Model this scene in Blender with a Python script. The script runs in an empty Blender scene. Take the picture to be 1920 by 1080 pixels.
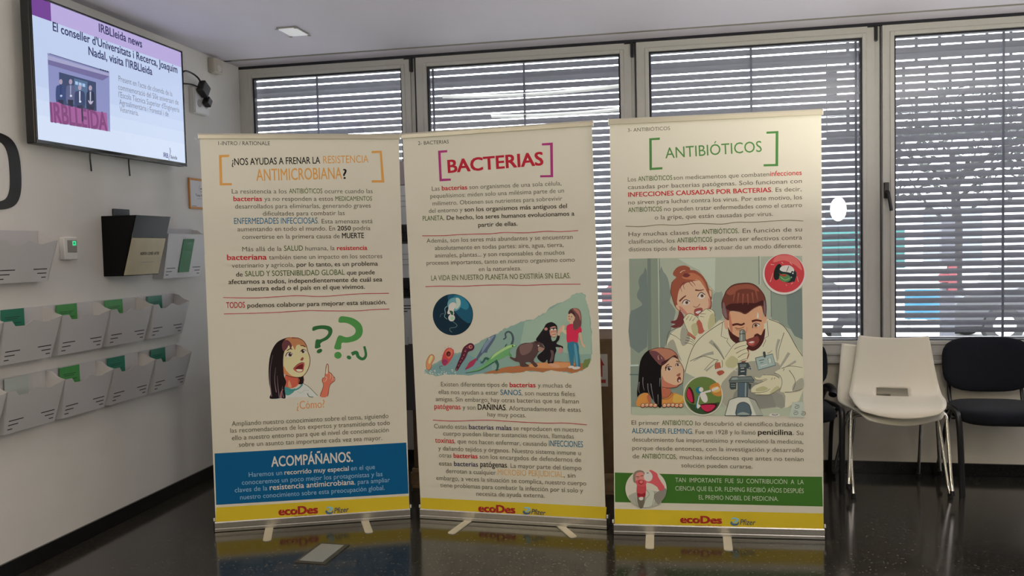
import bpy, bmesh, math, random
from math import sin, cos, pi, radians as rad
from mathutils import Vector, Matrix
from mathutils.geometry import tessellate_polygon

random.seed(7)
SC = bpy.context.scene
COL = SC.collection

# ------------------------------------------------------------------ camera
CAM = (2.961, -5.4357, 1.42)
cd = bpy.data.cameras.new('camera')
cd.sensor_width = 36.0
cd.lens = 36.0 * 1595.245 / 1920.0
cd.clip_start, cd.clip_end = 0.05, 300
co = bpy.data.objects.new('camera', cd)
COL.objects.link(co)
R_, U_, B_ = (0.98072, 0.19402, -0.02331), (0.01362, 0.05118, 0.9986), (0.19494, -0.97966, 0.04755)
co.matrix_world = Matrix(((R_[0], U_[0], B_[0], CAM[0]), (R_[1], U_[1], B_[1], CAM[1]),
                          (R_[2], U_[2], B_[2], CAM[2]), (0, 0, 0, 1)))
SC.camera = co

# ------------------------------------------------------------------ exposure, sky, large lights
SC.view_settings.view_transform = 'Standard'
SC.view_settings.look = 'None'
SC.view_settings.gamma = 1.0
SC.view_settings.exposure = 0.0
SC.view_settings.use_curve_mapping = False

W = bpy.data.worlds.new('hazy_sky')
SC.world = W
W.use_nodes = True
wn = W.node_tree
bg = wn.nodes['Background']
bg.inputs['Color'].default_value = (0.93, 0.96, 1.0, 1)
bg.inputs['Strength'].default_value = 11.0

def area(name, loc, rot, sx, sy, power, color, spread=pi):
    d = bpy.data.lights.new(name, 'AREA')
    d.shape = 'RECTANGLE'
    d.size, d.size_y = sx, sy
    d.energy = power
    d.color = color
    d.spread = spread
    o = bpy.data.objects.new(name, d)
    o.location = loc
    o.rotation_euler = rot
    COL.objects.link(o)
    return o

DAY = (0.93, 0.96, 1.0)
WARM = (1.0, 0.83, 0.50)

# daylight coming in through the last two windows of the row
area('daylight_window_row', (7.0, -0.06, 1.75), (rad(-98), 0, rad(-25)), 2.4, 1.7, 75, DAY)

# ------------------------------------------------------------------ materials
_m = {}
def lin(c):
    return tuple((x / 255 / 12.92) if x / 255 <= 0.04045 else ((x / 255 + 0.055) / 1.055) ** 2.4 for x in c)

def mat(name, rgb, rough=0.5, metal=0.0, spec=0.5, noise=0.0, nscale=40.0, bump=0.0, bscale=60.0, coat=0.0, emit=0.0, sheen=0.0):
    """Principled material; rgb linear. noise varies the colour a little, bump the surface."""
    if name in _m:
        return _m[name]
    m = bpy.data.materials.new(name)
    m.use_nodes = True
    nt = m.node_tree
    b = nt.nodes['Principled BSDF']
    b.inputs['Base Color'].default_value = (*rgb, 1)
    b.inputs['Roughness'].default_value = rough
    b.inputs['Metallic'].default_value = metal
    b.inputs['Specular IOR Level'].default_value = spec
    b.inputs['Coat Weight'].default_value = coat
    b.inputs['Sheen Weight'].default_value = sheen
    if emit:
        b.inputs['Emission Color'].default_value = (*rgb, 1)
        b.inputs['Emission Strength'].default_value = emit
    tc = None
    if noise or bump:
        tc = nt.nodes.new('ShaderNodeTexCoord')
    if noise:
        n = nt.nodes.new('ShaderNodeTexNoise')
        n.inputs['Scale'].default_value = nscale
        n.inputs['Detail'].default_value = 4
        r = nt.nodes.new('ShaderNodeValToRGB')
        r.color_ramp.elements[0].position = 0.3
        r.color_ramp.elements[1].position = 0.7
        r.color_ramp.elements[0].color = (*[max(0, x * (1 - noise)) for x in rgb], 1)
        r.color_ramp.elements[1].color = (*[min(1, x * (1 + noise)) for x in rgb], 1)
        nt.links.new(tc.outputs['Object'], n.inputs['Vector'])
        nt.links.new(n.outputs['Fac'], r.inputs['Fac'])
        nt.links.new(r.outputs['Color'], b.inputs['Base Color'])
    if bump:
        n2 = nt.nodes.new('ShaderNodeTexNoise')
        n2.inputs['Scale'].default_value = bscale
        n2.inputs['Detail'].default_value = 3
        bp = nt.nodes.new('ShaderNodeBump')
        bp.inputs['Strength'].default_value = bump
        bp.inputs['Distance'].default_value = 0.01
        nt.links.new(tc.outputs['Object'], n2.inputs['Vector'])
        nt.links.new(n2.outputs['Fac'], bp.inputs['Height'])
        nt.links.new(bp.outputs['Normal'], b.inputs['Normal'])
    _m[name] = m
    return m

M_WALL = mat('painted_plaster', (0.75, 0.73, 0.70), 0.75, spec=0.25, noise=0.035, nscale=3.0, bump=0.06, bscale=140)
M_WALL2 = mat('lightened_cream_plaster', (0.85, 0.80, 0.70), 0.75, spec=0.25, noise=0.03, nscale=4.0, bump=0.05, bscale=140)  # same paint as the other walls, lightened to make up for weak light
M_CEIL = mat('ceiling_paint', (0.70, 0.665, 0.745), 0.85, spec=0.2, noise=0.015, nscale=2.0)
M_BASEB = mat('black_stone_skirting', (0.012, 0.012, 0.013), 0.22, noise=0.3, nscale=80)
M_FRAME = mat('grey_aluminium_paint', (0.53, 0.52, 0.49), 0.42, spec=0.4, noise=0.02, nscale=30)
M_FRAME_D = mat('dark_gasket', (0.012, 0.012, 0.02), 0.5)
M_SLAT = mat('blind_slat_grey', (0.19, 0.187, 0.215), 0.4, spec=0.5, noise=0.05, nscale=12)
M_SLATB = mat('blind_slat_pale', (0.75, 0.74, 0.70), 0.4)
M_CORD = mat('blind_cord_grey', (0.15, 0.15, 0.19), 0.6)
M_BLACK = mat('black_plastic', (0.010, 0.010, 0.011), 0.38, bump=0.05, bscale=300)
M_BLACKG = mat('black_gloss', (0.006, 0.006, 0.007), 0.12)
M_BLKMET = mat('black_metal_tube', (0.012, 0.012, 0.014), 0.3, spec=0.6)
M_FABRIC = mat('black_fabric', (0.010, 0.012, 0.018), 0.95, spec=0.15, noise=0.35, nscale=500, bump=0.3, bscale=700, sheen=0.08)
M_ALU = mat('brushed_aluminium', (0.62, 0.60, 0.56), 0.32, metal=0.9, noise=0.05, nscale=60)
M_ALU_D = mat('aluminium_groove', (0.32, 0.31, 0.29), 0.4, metal=0.8)
M_FOOT = mat('pale_grey_foot', (0.62, 0.58, 0.47), 0.45, metal=0.2)
M_CHROME = mat('chrome', (0.72, 0.68, 0.62), 0.12, metal=1.0)
M_SHELL = mat('white_plastic_shell', (0.78, 0.735, 0.62), 0.5, spec=0.35, bump=0.02, bscale=400)
M_PVC = mat('leaflet_holder_plastic', (0.60, 0.59, 0.60), 0.45, spec=0.4)
M_INK = mat('black_print', (0.015, 0.014, 0.016), 0.6)
M_GRDK = mat('green_card_dark', (0.012, 0.19, 0.115), 0.4)
M_GRLT = mat('green_card_bright', (0.07, 0.33, 0.085), 0.4)
M_GRPALE = mat('green_card_pale', (0.47, 0.53, 0.50), 0.4)
M_WHITEP = mat('white_plastic', (0.74, 0.73, 0.70), 0.4)
M_GREYP = mat('grey_plastic', (0.30, 0.29, 0.26), 0.5)
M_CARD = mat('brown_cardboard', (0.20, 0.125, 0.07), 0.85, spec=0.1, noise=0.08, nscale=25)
M_WOOD = mat('rough_pallet_wood', (0.36, 0.24, 0.13), 0.85, spec=0.1, noise=0.2, nscale=18)
M_PAPER = mat('white_paper', (0.56, 0.55, 0.55), 0.8, spec=0.2)

def terrazzo():
    m = bpy.data.materials.new('dark_terrazzo')
    m.use_nodes = True
    nt = m.node_tree
    b = nt.nodes['Principled BSDF']
    b.inputs['Roughness'].default_value = 0.13
    b.inputs['Specular IOR Level'].default_value = 0.5
    tc = nt.nodes.new('ShaderNodeTexCoord')
    v = nt.nodes.new('ShaderNodeTexVoronoi'); v.inputs['Scale'].default_value = 150
    r = nt.nodes.new('ShaderNodeValToRGB')
    e = r.color_ramp.elements
    e[0].position, e[0].color = 0.0, (0.020, 0.019, 0.016, 1)
    e[1].position, e[1].color = 1.0, (0.15, 0.137, 0.115, 1)
    e.new(0.72).color = (0.043, 0.04, 0.034, 1)
    nz = nt.nodes.new('ShaderNodeTexNoise'); nz.inputs['Scale'].default_value = 260; nz.inputs['Detail'].default_value = 5
    mx = nt.nodes.new('ShaderNodeMix'); mx.data_type = 'RGBA'; mx.blend_type = 'MULTIPLY'
    mx.inputs[0].default_value = 0.6
    nt.links.new(tc.outputs['Object'], v.inputs['Vector'])
    nt.links.new(tc.outputs['Object'], nz.inputs['Vector'])
    nt.links.new(v.outputs['Color'], r.inputs['Fac'])
    nt.links.new(r.outputs['Color'], mx.inputs[6])
    nt.links.new(nz.outputs['Fac'], mx.inputs[7])
    nt.links.new(mx.outputs[2], b.inputs['Base Color'])
    return m
M_FLOOR = terrazzo()

def glass():
    m = bpy.data.materials.new('window_glass')
    m.use_nodes = True
    nt = m.node_tree
    nt.nodes.remove(nt.nodes['Principled BSDF'])
    out = nt.nodes['Material Output']
    tr = nt.nodes.new('ShaderNodeBsdfTransparent'); tr.inputs[0].default_value = (0.97, 0.985, 0.99, 1)
    gl = nt.nodes.new('ShaderNodeBsdfGlossy'); gl.inputs['Roughness'].default_value = 0.0
    fr = nt.nodes.new('ShaderNodeFresnel'); fr.inputs['IOR'].default_value = 1.45
    mx = nt.nodes.new('ShaderNodeMixShader')
    nt.links.new(fr.outputs[0], mx.inputs[0]); nt.links.new(tr.outputs[0], mx.inputs[1]); nt.links.new(gl.outputs[0], mx.inputs[2])
    nt.links.new(mx.outputs[0], out.inputs['Surface'])
    return m
M_GLASS = glass()

# ------------------------------------------------------------------ mesh helpers
class MB:
    """Collects shapes; build() links them as ONE mesh object."""
    def __init__(s):
        s.v, s.f, s.mi, s.mats, s.sm = [], [], [], [], []
    def mid(s, m):
        if m not in s.mats: s.mats.append(m)
        return s.mats.index(m)
    def add(s, verts, faces, m, smooth=False):
        o = len(s.v); k = s.mid(m)
        s.v += [tuple(x) for x in verts]
        for f in faces:
            s.f.append([i + o for i in f]); s.mi.append(k); s.sm.append(smooth)
        return s
    def box(s, a, b, m, bev=0.0, T=None):
        a, b = [min(x, y) for x, y in zip(a, b)], [max(x, y) for x, y in zip(a, b)]
        bm = bmesh.new()
        bmesh.ops.create_cube(bm, size=1)
        for v in bm.verts:
            v.co = Vector([(a[i] + b[i]) / 2 + v.co[i] * (b[i] - a[i]) for i in range(3)])
        if bev:
            bmesh.ops.bevel(bm, geom=bm.edges[:], offset=min(bev, min(b[i] - a[i] for i in range(3)) * 0.45), segments=2, affect='EDGES', profile=0.5)
        return s.bm(bm, m, T)
    def bm(s, bm, m, T=None, smooth=False):
        bm.verts.index_update()
        s.add([(T @ v.co) if T else v.co for v in bm.verts], [[v.index for v in f.verts] for f in bm.faces], m, smooth)
        bm.free()
        return s
    def cyl(s, p, q, r, m, n=16, r2=None):
        return s.tube([p, q], r, m, n, r2=r2)
    def tube(s, pts, r, m, n=10, r2=None, flat=1.0):
        pts = [Vector(p) for p in pts]
        V, F = [], []
        up = Vector((0, 0, 1))
        prev = None
        for i, p in enumerate(pts):
            t = (pts[min(i + 1, len(pts) - 1)] - pts[max(i - 1, 0)]).normalized()
            if prev is None:
                a = t.cross(up)
                if a.length < 1e-3: a = t.cross(Vector((1, 0, 0)))
                a.normalize()
            else:
                a = (prev - t * prev.dot(t)).normalized()
            prev = a
            b = t.cross(a)
            rr = r if r2 is None else r + (r2 - r) * i / (len(pts) - 1)
            for k in range(n):
                th = 2 * pi * k / n
                V.append(p + a * rr * cos(th) + b * rr * flat * sin(th))
        for i in range(len(pts) - 1):
            for k in range(n):
                F.append([i * n + k, i * n + (k + 1) % n, (i + 1) * n + (k + 1) % n, (i + 1) * n + k])
        s.add(V, F, m, True)
        o = len(V)
        s.add(V[:n], [list(range(n))[::-1]], m); s.add(V[o - n:], [list(range(n))], m)
        return s
    def prism(s, poly, ax, lo, hi, m):
        """poly: 2D points in the two other axes (in order); extruded along axis ax."""
        def p3(p, h):
            q = list(p); q.insert(ax, h); return q
        n = len(poly)
        tri = tessellate_polygon([[Vector((x, y, 0)) for x, y in poly]])
        V = [p3(p, lo) for p in poly] + [p3(p, hi) for p in poly]
        F = [list(t) for t in tri] + [[i + n for i in t] for t in tri] + [[i, (i + 1) % n, n + (i + 1) % n, n + i] for i in range(n)]
        s.add(V, F, m)
        return s
    def ball(s, c, r, m, seg=20, rings=12):
        bm = bmesh.new()
        bmesh.ops.create_uvsphere(bm, u_segments=seg, v_segments=rings, radius=1)
        for v in bm.verts:
            v.co = Vector([c[i] + v.co[i] * r[i] for i in range(3)])
        return s.bm(bm, m, smooth=True)
    def build(s, name, parent=None, kind=None, loc=None, fixn=True):
        me = bpy.data.meshes.new(name)
        off = Vector(loc) if loc else Vector((0, 0, 0))
        me.from_pydata([Vector(v) - off for v in s.v], [], s.f)
        for m in s.mats: me.materials.append(m)
        me.polygons.foreach_set('material_index', s.mi)
        me.polygons.foreach_set('use_smooth', s.sm)
        if fixn:
            bm = bmesh.new(); bm.from_mesh(me)
            bmesh.ops.recalc_face_normals(bm, faces=bm.faces)
            bm.to_mesh(me); bm.free()
        me.update()
        o = bpy.data.objects.new(name, me)
        o.location = off
        COL.objects.link(o)
        if parent: o.parent = parent
        if kind: o['kind'] = kind
        return o

def tag(o, label, cat, group=None, kind=None):
    o['label'] = label
    o['category'] = cat
    if group: o['group'] = group
    if kind: o['kind'] = kind
    return o

def thing(name, label, cat, loc=(0, 0, 0), rz=0.0, group=None):
    o = bpy.data.objects.new(name, None)
    o.empty_display_size = 0.1
    o.location = loc
    o.rotation_euler = (0, 0, rz)
    COL.objects.link(o)
    return tag(o, label, cat, group)

def copy_tree(o, parent=None):
    c = o.copy(); COL.objects.link(c)
    if parent: c.parent = parent
    for ch in list(o.children): copy_tree(ch, c)
    return c

def smooth_line(pts, n=6, closed=False):
    P = [Vector((*p, 0)) if len(p) == 2 else Vector(p) for p in pts]
    d2 = len(pts[0]) == 2
    out, N = [], len(P)
    rng = range(N) if closed else range(N - 1)
    for i in rng:
        if closed: p0, p1, p2, p3 = P[i - 1], P[i], P[(i + 1) % N], P[(i + 2) % N]
        else: p0, p1, p2, p3 = P[max(i - 1, 0)], P[i], P[i + 1], P[min(i + 2, N - 1)]
        for k in range(n):
            t = k / n
            q = 0.5 * ((2 * p1) + (p2 - p0) * t + (2 * p0 - 5 * p1 + 4 * p2 - p3) * t * t + (3 * p1 - p0 - 3 * p2 + p3) * t ** 3)
            out.append(q)
    if not closed: out.append(P[-1])
    return [(q.x, q.y) for q in out] if d2 else out

# ------------------------------------------------------------------ flat print (lettering and drawings) on a plane
_glyph = {}
def glyphs(text, weight=0.0, res=3):
    """Outline text as 2D verts + faces at size 1, spaces counted in its advance."""
    key = (text, weight, res)
    if key in _glyph: return _glyph[key]
    cu = bpy.data.curves.new('t', 'FONT')
    cu.body = text; cu.size = 1.0; cu.resolution_u = res; cu.offset = min(weight, 0.0)
    ob = bpy.data.objects.new('t', cu); COL.objects.link(ob)
    dg = bpy.context.evaluated_depsgraph_get()
    ev = ob.evaluated_get(dg)
    me = ev.to_mesh()
    V = [(v.co.x, v.co.y) for v in me.vertices]; F = [list(p.vertices) for p in me.polygons]
    ev.to_mesh_clear()
    if weight > 0:      # heavier strokes: the same outline struck several times, slightly apart
        n0, V0, F0 = len(V), V, F
        V, F = [], []
        for k, (dx, dy) in enumerate(((-1, -.6), (1, -.6), (-1, .6), (1, .6), (0, 0))):
            V += [(x + dx * weight, y + dy * weight) for x, y in V0]
            F += [[i + k * n0 for i in f] for f in F0]
    bpy.data.objects.remove(ob); bpy.data.curves.remove(cu)
    x0 = min((v[0] for v in V), default=0); x1 = max((v[0] for v in V), default=0.3)
    _glyph[key] = (V, F, x0, x1)
    return _glyph[key]
_h = glyphs('H'); CAP = max(v[1] for v in _h[0])

class Print:
    """Traced print on a flat sheet.  H takes picture coordinates to metres (u, z) in the plane of the sheet;
    crop=(x0, y0, scale) lets the traced coordinates be those of an enlarged detail."""
    def __init__(s, H, place, paper=(190, 181, 160), albedo=0.80, emit=False, step=0.000012, base=0.0003):
        s.H, s.place, s.paper, s.alb, s.emit = H, place, paper, albedo, emit
        s.layer, s.step, s.base = 0, step, base
        s.mb = MB(); s.crop(0, 0, 1)
    def crop(s, x, y, k): s.c = (x, y, k)
    def new(s): s.mb = MB(); s.layer = 0
    def uz(s, p):
        x, y = s.c[0] + p[0] / s.c[2], s.c[1] + p[1] / s.c[2]
        H = s.H
        w = H[2][0] * x + H[2][1] * y + H[2][2]
        return ((H[0][0] * x + H[0][1] * y + H[0][2]) / w, (H[1][0] * x + H[1][1] * y + H[1][2]) / w)
    def col(s, rgb):
        key = ('ink', rgb, s.paper, s.emit)
        if key not in _m:
            L = lin(rgb)
            if s.emit:
                m = mat('screen_%02x%02x%02x' % rgb, L, 0.25, emit=s.emit)
                m.node_tree.nodes['Principled BSDF'].inputs['Base Color'].default_value = (0.01, 0.01, 0.01, 1)
            else:
                ref = lin(s.paper)
                c = [min(0.85, L[i] / ref[i] * s.alb * (1, 0.975, 0.85)[i]) for i in range(3)]
                m = mat('ink_%02x%02x%02x_%02x' % (*rgb, s.paper[0]), c, 0.6, spec=0.10)
            _m[key] = m
        return _m[key]
    def up(s):
        s.layer += 1
        return s.base + s.layer * s.step
    def raw(s, uzs, faces, m, d=None):
        d = s.up() if d is None else d
        if isinstance(d, list): s.mb.add([s.place(u, z, e) for (u, z), e in zip(uzs, d)], faces, m)
        else: s.mb.add([s.place(u, z, d) for u, z in uzs], faces, m)
    def poly(s, rgb, pts, sm=4, jag=0.0):
        if sm > 1: pts = smooth_line(pts, sm, True)
        if jag: pts = [(x + random.uniform(-jag, jag), y + random.uniform(-jag, jag)) for x, y in pts]
        q = [s.uz(p) for p in pts]
        tri = tessellate_polygon([[Vector((u, z, 0)) for u, z in q]])
        s.raw(q, [list(t) for t in tri], s.col(rgb))
    def ell(s, rgb, c, rx, ry, rot=0, n=28):
        a = rad(rot)
        s.poly(rgb, [(c[0] + rx * cos(t) * cos(a) - ry * sin(t) * sin(a), c[1] + rx * cos(t) * sin(a) + ry * sin(t) * cos(a)) for t in [2 * pi * k / n for k in range(n)]], 1)
    def line(s, rgb, pts, w, w1=None, sm=5):
        """stroke of width w (traced units), optionally tapering to w1"""
        if sm > 1 and len(pts) > 2: pts = smooth_line(pts, sm)
        P = [Vector(p) for p in pts]; n = len(P); L, Rr = [], []
        for i in range(n):
            t = (P[min(i + 1, n - 1)] - P[max(i - 1, 0)])
            t = t.normalized() if t.length > 1e-6 else Vector((1, 0))
            k = (w if w1 is None else w + (w1 - w) * i / (n - 1)) / 2
            o = Vector((-t.y, t.x)) * k
            L.append(P[i] + o); Rr.append(P[i] - o)
        q = [s.uz(p) for p in L] + [s.uz(p) for p in Rr]
        s.raw(q, [[i, i + 1, n + i + 1, n + i] for i in range(n - 1)], s.col(rgb))
    def text(s, p0, p1, cap, segs, shear=0.0):
        """One line from p0 to p1 (baseline ends).  segs: (string, colour, weight[, height factor[, (x0, x1)]])."""
        a, b = Vector(s.uz(p0)), Vector(s.uz(p1))
        pm = ((p0[0] + p1[0]) / 2, (p0[1] + p1[1]) / 2)
        h = (Vector(s.uz((pm[0], pm[1] - cap))) - Vector(s.uz(pm))).length
        L = (b - a).length
        dr = (b - a) / L; upv = Vector((-dr.y, dr.x))
        sy = h / CAP
        if isinstance(segs, str): raise TypeError
        # natural positions
        items, cur = [], 0.0
        for sg in segs:
            t = sg[0]; core = t.strip()
            lead = len(t) - len(t.lstrip()); trail = len(t) - len(t.rstrip())
            V, F, x0, x1 = glyphs(core, sg[2])
            cur += lead * 0.28
            st = cur; cur += (x1 - x0)
            items.append([sg, V, F, x0, x1, st, cur])
            cur += trail * 0.28 + 0.05
        total = items[-1][6]
        # anchors: natural coordinate -> fraction along the line
        def frac(px):
            return (px - p0[0]) / (p1[0] - p0[0])
        anc = [(0.0, 0.0), (total, 1.0)]
        for it in items:
            if len(it[0]) > 4 and it[0][4]:
                anc += [(it[5], frac(it[0][4][0])), (it[6], frac(it[0][4][1]))]
        anc = sorted(set(anc))
        def fmap(x):
            for (n0, f0), (n1, f1) in zip(anc, anc[1:]):
                if x <= n1 + 1e-9:
                    return f0 + (f1 - f0) * (x - n0) / max(n1 - n0, 1e-9)
            return 1.0
        d = s.up()
        for sg, V, F, x0, x1, st, en in items:
            f0, f1 = fmap(st), fmap(en)
            hf = sg[3] if len(sg) > 3 and sg[3] else 1.0
            kx = (f1 - f0) * L / (x1 - x0)
            s.raw([tuple(a + dr * (f0 * L + (x - x0) * kx + shear * y * sy * hf) + upv * (y * sy * hf)) for x, y in V], F, s.col(sg[1]),
                  [d + 7e-6 * (i * 5 // len(V)) for i in range(len(V))] if sg[2] > 0 else d)
        s.layer += 3
    def build(s, name, parent):
        o = s.mb.build(name, parent, fixn=False)
        return o

# ------------------------------------------------------------------ the room
XR, YB, ZC = 8.6, -10.8, 2.70
MB().box((-0.2, YB - 0.2, -0.12), (XR + 0.2, 0.22, 0), M_FLOOR).build('floor', kind='structure')
MB().box((-0.2, YB - 0.2, ZC), (XR + 0.2, -0.205, ZC + 0.15), M_CEIL).box((-0.2, -0.155, ZC), (XR + 0.2, 0.22, ZC + 0.15), M_CEIL).build('ceiling', kind='structure')
# linear slot in the ceiling along the windows
slot = MB().box((-0.2, -0.205, ZC + 0.004), (XR + 0.2, -0.155, ZC + 0.15), M_FRAME_D)
slot.box((0.05, -0.187, ZC + 0.0005), (XR, -0.184, ZC + 0.004), M_GREYP).box((0.05, -0.174, ZC + 0.0005), (XR, -0.171, ZC + 0.004), M_GREYP)
slot.build('trim_1', kind='structure')
MB().box((-0.2, YB - 0.2, 0), (0, 0.22, ZC), M_WALL).build('wall_left', kind='structure')
MB().box((XR, YB - 0.2, 0), (XR + 0.2, 0.22, ZC), M_WALL).build('wall_right', kind='structure')
w = MB().box((0, YB - 0.2, 0), (XR, YB, ZC), M_WALL)
w.build('wall_rear', kind='structure')
MB().box((0, 0.0, 0), (XR, 0.22, 0.665), M_WALL2).build('wall_window_side', kind='structure')
b = MB().box((0, -10.7, 0), (0.014, -0.014, 0.075), M_BASEB, 0.002)
b.build('baseboard_left', kind='structure')
MB().box((0, -0.014, 0), (XR, 0, 0.075), M_BASEB, 0.002).build('baseboard_window_side', kind='structure')
# sill profile under the windows
sill = MB().box((0, -0.03, 0.672), (XR, 0.2, 0.690), M_FRAME, 0.003)
sill.box((0, -0.004, 0.690), (XR, 0.2, 0.722), M_FRAME, 0.002).box((0, -0.012, 0.722), (XR, 0.2, 0.730), M_FRAME, 0.002)
sill.build('trim_2', kind='structure')
# head strip above the sashes
MB().box((0, 0.0, 2.683), (XR, 0.2, 2.70), M_FRAME_D).build('trim_3', kind='structure')

# ---- windows: sash ring, pane, gasket, with a post between two sashes
SASH = [(0.0, 0.095, 1.167, 1.228), (1.268, 1.340, 2.604, 2.672), (2.706, 2.782, 4.037, 4.106), (4.150, 4.215, 5.470, 5.540), (5.584, 5.650, 6.905, 6.975), (7.018, 7.085, 8.34, 8.60)]
ZB0, ZG0, ZG1, ZT1 = 0.732, 0.808, 2.619, 2.681
for i, (x0, g0, g1, x1) in enumerate(SASH):
    n = i + 1
    fr = MB()
    for (a0, a1, z0, z1) in ((x0, g0, ZB0, ZT1), (g1, x1, ZB0, ZT1), (g0, g1, ZB0, ZG0), (g0, g1, ZG1, ZT1)):
        fr.box((a0, 0.0, z0), (a1, 0.07, z1), M_FRAME)
    # raised inner bead, one step back from the outer face
    t = 0.024
    for (a0, a1, z0, z1) in ((g0 - t, g0, ZG0 - t, ZG1 + t), (g1, g1 + t, ZG0 - t, ZG1 + t), (g0, g1, ZG0 - t, ZG0), (g0, g1, ZG1, ZG1 + t)):
        fr.box((a0, -0.007, z0), (a1, 0.0, z1), M_FRAME, 0.003)
    wo = fr.build('window_%d' % n, kind='structure')
    ga = MB()
    s_ = 0.011
    for (a0, a1, z0, z1) in ((g0, g0 + s_, ZG0, ZG1), (g1 - s_, g1, ZG0, ZG1), (g0 + s_, g1 - s_, ZG0, ZG0 + 0.006), (g0 + s_, g1 - s_, ZG1 - s_, ZG1)):
        ga.box((a0, 0.012, z0), (a1, 0.05, z1), M_FRAME_D)
    ga.build('gasket', wo)
    MB().box((g0, 0.022, ZG0), (g1, 0.028, ZG1), M_GLASS).build('pane', wo)
    # hinge in the gap at the top right of the sash
    if i < 5:
        MB().box((x1 - 0.002, -0.012, 2.592), (x1 + 0.016, 0.02, 2.681), M_BLACK, 0.002).box((x1 - 0.04, -0.006, 2.674), (x1, 0.0, 2.681), M_BLACK).build('hinge', wo)
    if i in (1, 3, 5):
        hx = x0 + 0.018
        hb = MB().box((hx - 0.014, -0.02, 1.660), (hx + 0.014, 0, 1.755), M_BLACK, 0.004)
        hb.tube([(hx, -0.012, 1.70), (hx, -0.05, 1.695), (hx + 0.004, -0.056, 1.67), (hx + 0.018, -0.052, 1.585)], 0.010, M_BLACK, 10)
        hb.build('handle', wo)
for i in range(5):
    a, b2 = SASH[i][3], SASH[i + 1][0]
    MB().box((a, 0.016, ZB0), (b2, 0.09, ZT1), M_FRAME).box((b2 - 0.012, 0.006, ZB0), (b2 - 0.006, 0.017, ZT1), M_FRAME_D).build('trim_%d' % (4 + i), kind='structure')

# ---- outside blinds, one per window
PITCH = 0.0445
CORDS = [[0.54], [1.363, 1.977], [2.789, 3.403, 4.014], [4.222, 4.832, 5.45], [5.66, 6.28, 6.89], [7.1, 7.7, 8.3]]
BLAB = ['grey venetian blind outside the narrow window in the corner by the television wall',
        'grey venetian blind with two sagging pale slats above the bacterias banner',
        'grey venetian blind behind the antibióticos banner',
        'grey venetian blind above the white stacked chairs and the right black chair',
        'grey venetian blind of the fifth window', 'grey venetian blind of the last window']
def slat(mb, x0, x1, z, tilt, wd=0.0385, m=M_SLAT, bow=0.0, y=0.10, nx=1):
    cs = []
    for k in range(6):
        u = -0.5 + k / 5
        cs.append((u * wd, 0.0035 * (1 - 4 * u * u)))
    ca, sa = cos(tilt), sin(tilt)
    # u runs from the room side (high) to the street side (low)
    prof = [(y + (u * ca) + w_ * sa, -u * sa + w_ * ca) for u, w_ in cs]
    V, F = [], []
    for j in range(nx + 1):
        f = j / nx
        x = x0 + (x1 - x0) * f
        dz = bow * (4 * f * (1 - f))
        for (py, pz) in prof: V.append((x, py, z + pz + dz))
    for j in range(nx):
        for k in range(5):
            a = j * 6 + k
            F.append([a, a + 1, a + 7, a + 6])
    mb.add(V, F, m, True)
for i, (x0, g0, g1, x1) in enumerate(SASH):
    bl = thing('venetian_blind', BLAB[i], 'blind', ((g0 + g1) / 2, 0.10, ZG0), group='venetian blinds along the window row')
    cx = (g0 + g1) / 2
    sl = MB()
    z = 2.597; k = 0
    while z > 0.83:
        tl = rad(60)
        zz = z
        if k == 0: tl, zz = rad(63), z - 0.004
        if k == 1: tl, zz = rad(62), z - 0.006
        if k == 2: tl, zz = rad(60), z + 0.002
        slat(sl, g0 - 0.065, g1 + 0.065, zz + random.uniform(-.0008, .0008), tl + rad(random.uniform(-2, 2)))
        z -= PITCH; k += 1
    if i == 1:      # two slats that hang bent out of the row
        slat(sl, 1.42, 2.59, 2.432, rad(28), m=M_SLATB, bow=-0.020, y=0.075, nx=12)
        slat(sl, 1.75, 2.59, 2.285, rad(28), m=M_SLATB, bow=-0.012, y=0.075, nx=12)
    so = sl.build('slats', loc=(cx, 0.10, ZG0), fixn=False); so.parent = bl; so.location = (0, 0, 0)
    for c in CORDS[i]:
        q = MB().box((c - 0.007, 0.072, 0.82), (c + 0.007, 0.076, 2.62), M_CORD).build('ladder_tape', loc=(cx, 0.10, ZG0))
        q.parent = bl; q.location = (0, 0, 0)
    q = MB().box((g0 - 0.065, 0.082, 0.80), (g1 + 0.065, 0.118, 0.822), M_SLAT, 0.004).build('bottom_rail', loc=(cx, 0.10, ZG0)); q.parent = bl; q.location = (0, 0, 0)
    q = MB().box((g0 - 0.065, 0.075, 2.622), (g1 + 0.065, 0.125, 2.675), M_SLAT, 0.004).build('head_rail', loc=(cx, 0.10, ZG0)); q.parent = bl; q.location = (0, 0, 0)

# ------------------------------------------------------------------ lamps of the room and added fill lights
def ceiling_panel(x, y, label, power):
    t = thing('ceiling_light', label, 'light', (x, y, ZC), group='square ceiling lights behind the viewer')
    MB().box((-0.31, -0.31, -0.012), (0.31, 0.31, -0.001), M_WHITEP, 0.003).build('frame', t)
    MB().box((-0.28, -0.28, -0.016), (0.28, 0.28, -0.0122), mat('lit_diffuser', (1.0, 0.93, 0.80), 0.6, emit=2.5)).build('diffuser', t)
    area('ceiling_light_beam', (x, y, ZC - 0.03), (0, 0, 0), 0.55, 0.55, power, WARM)
for (x, y, p) in ((3.8, -4.4, 20), (0.9, -5.8, 40), (0.7, -7.6, 10), (4.4, -7.4, 8)):
    ceiling_panel(x, y, 'square recessed ceiling light over the lobby floor behind the viewer', p)
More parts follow.
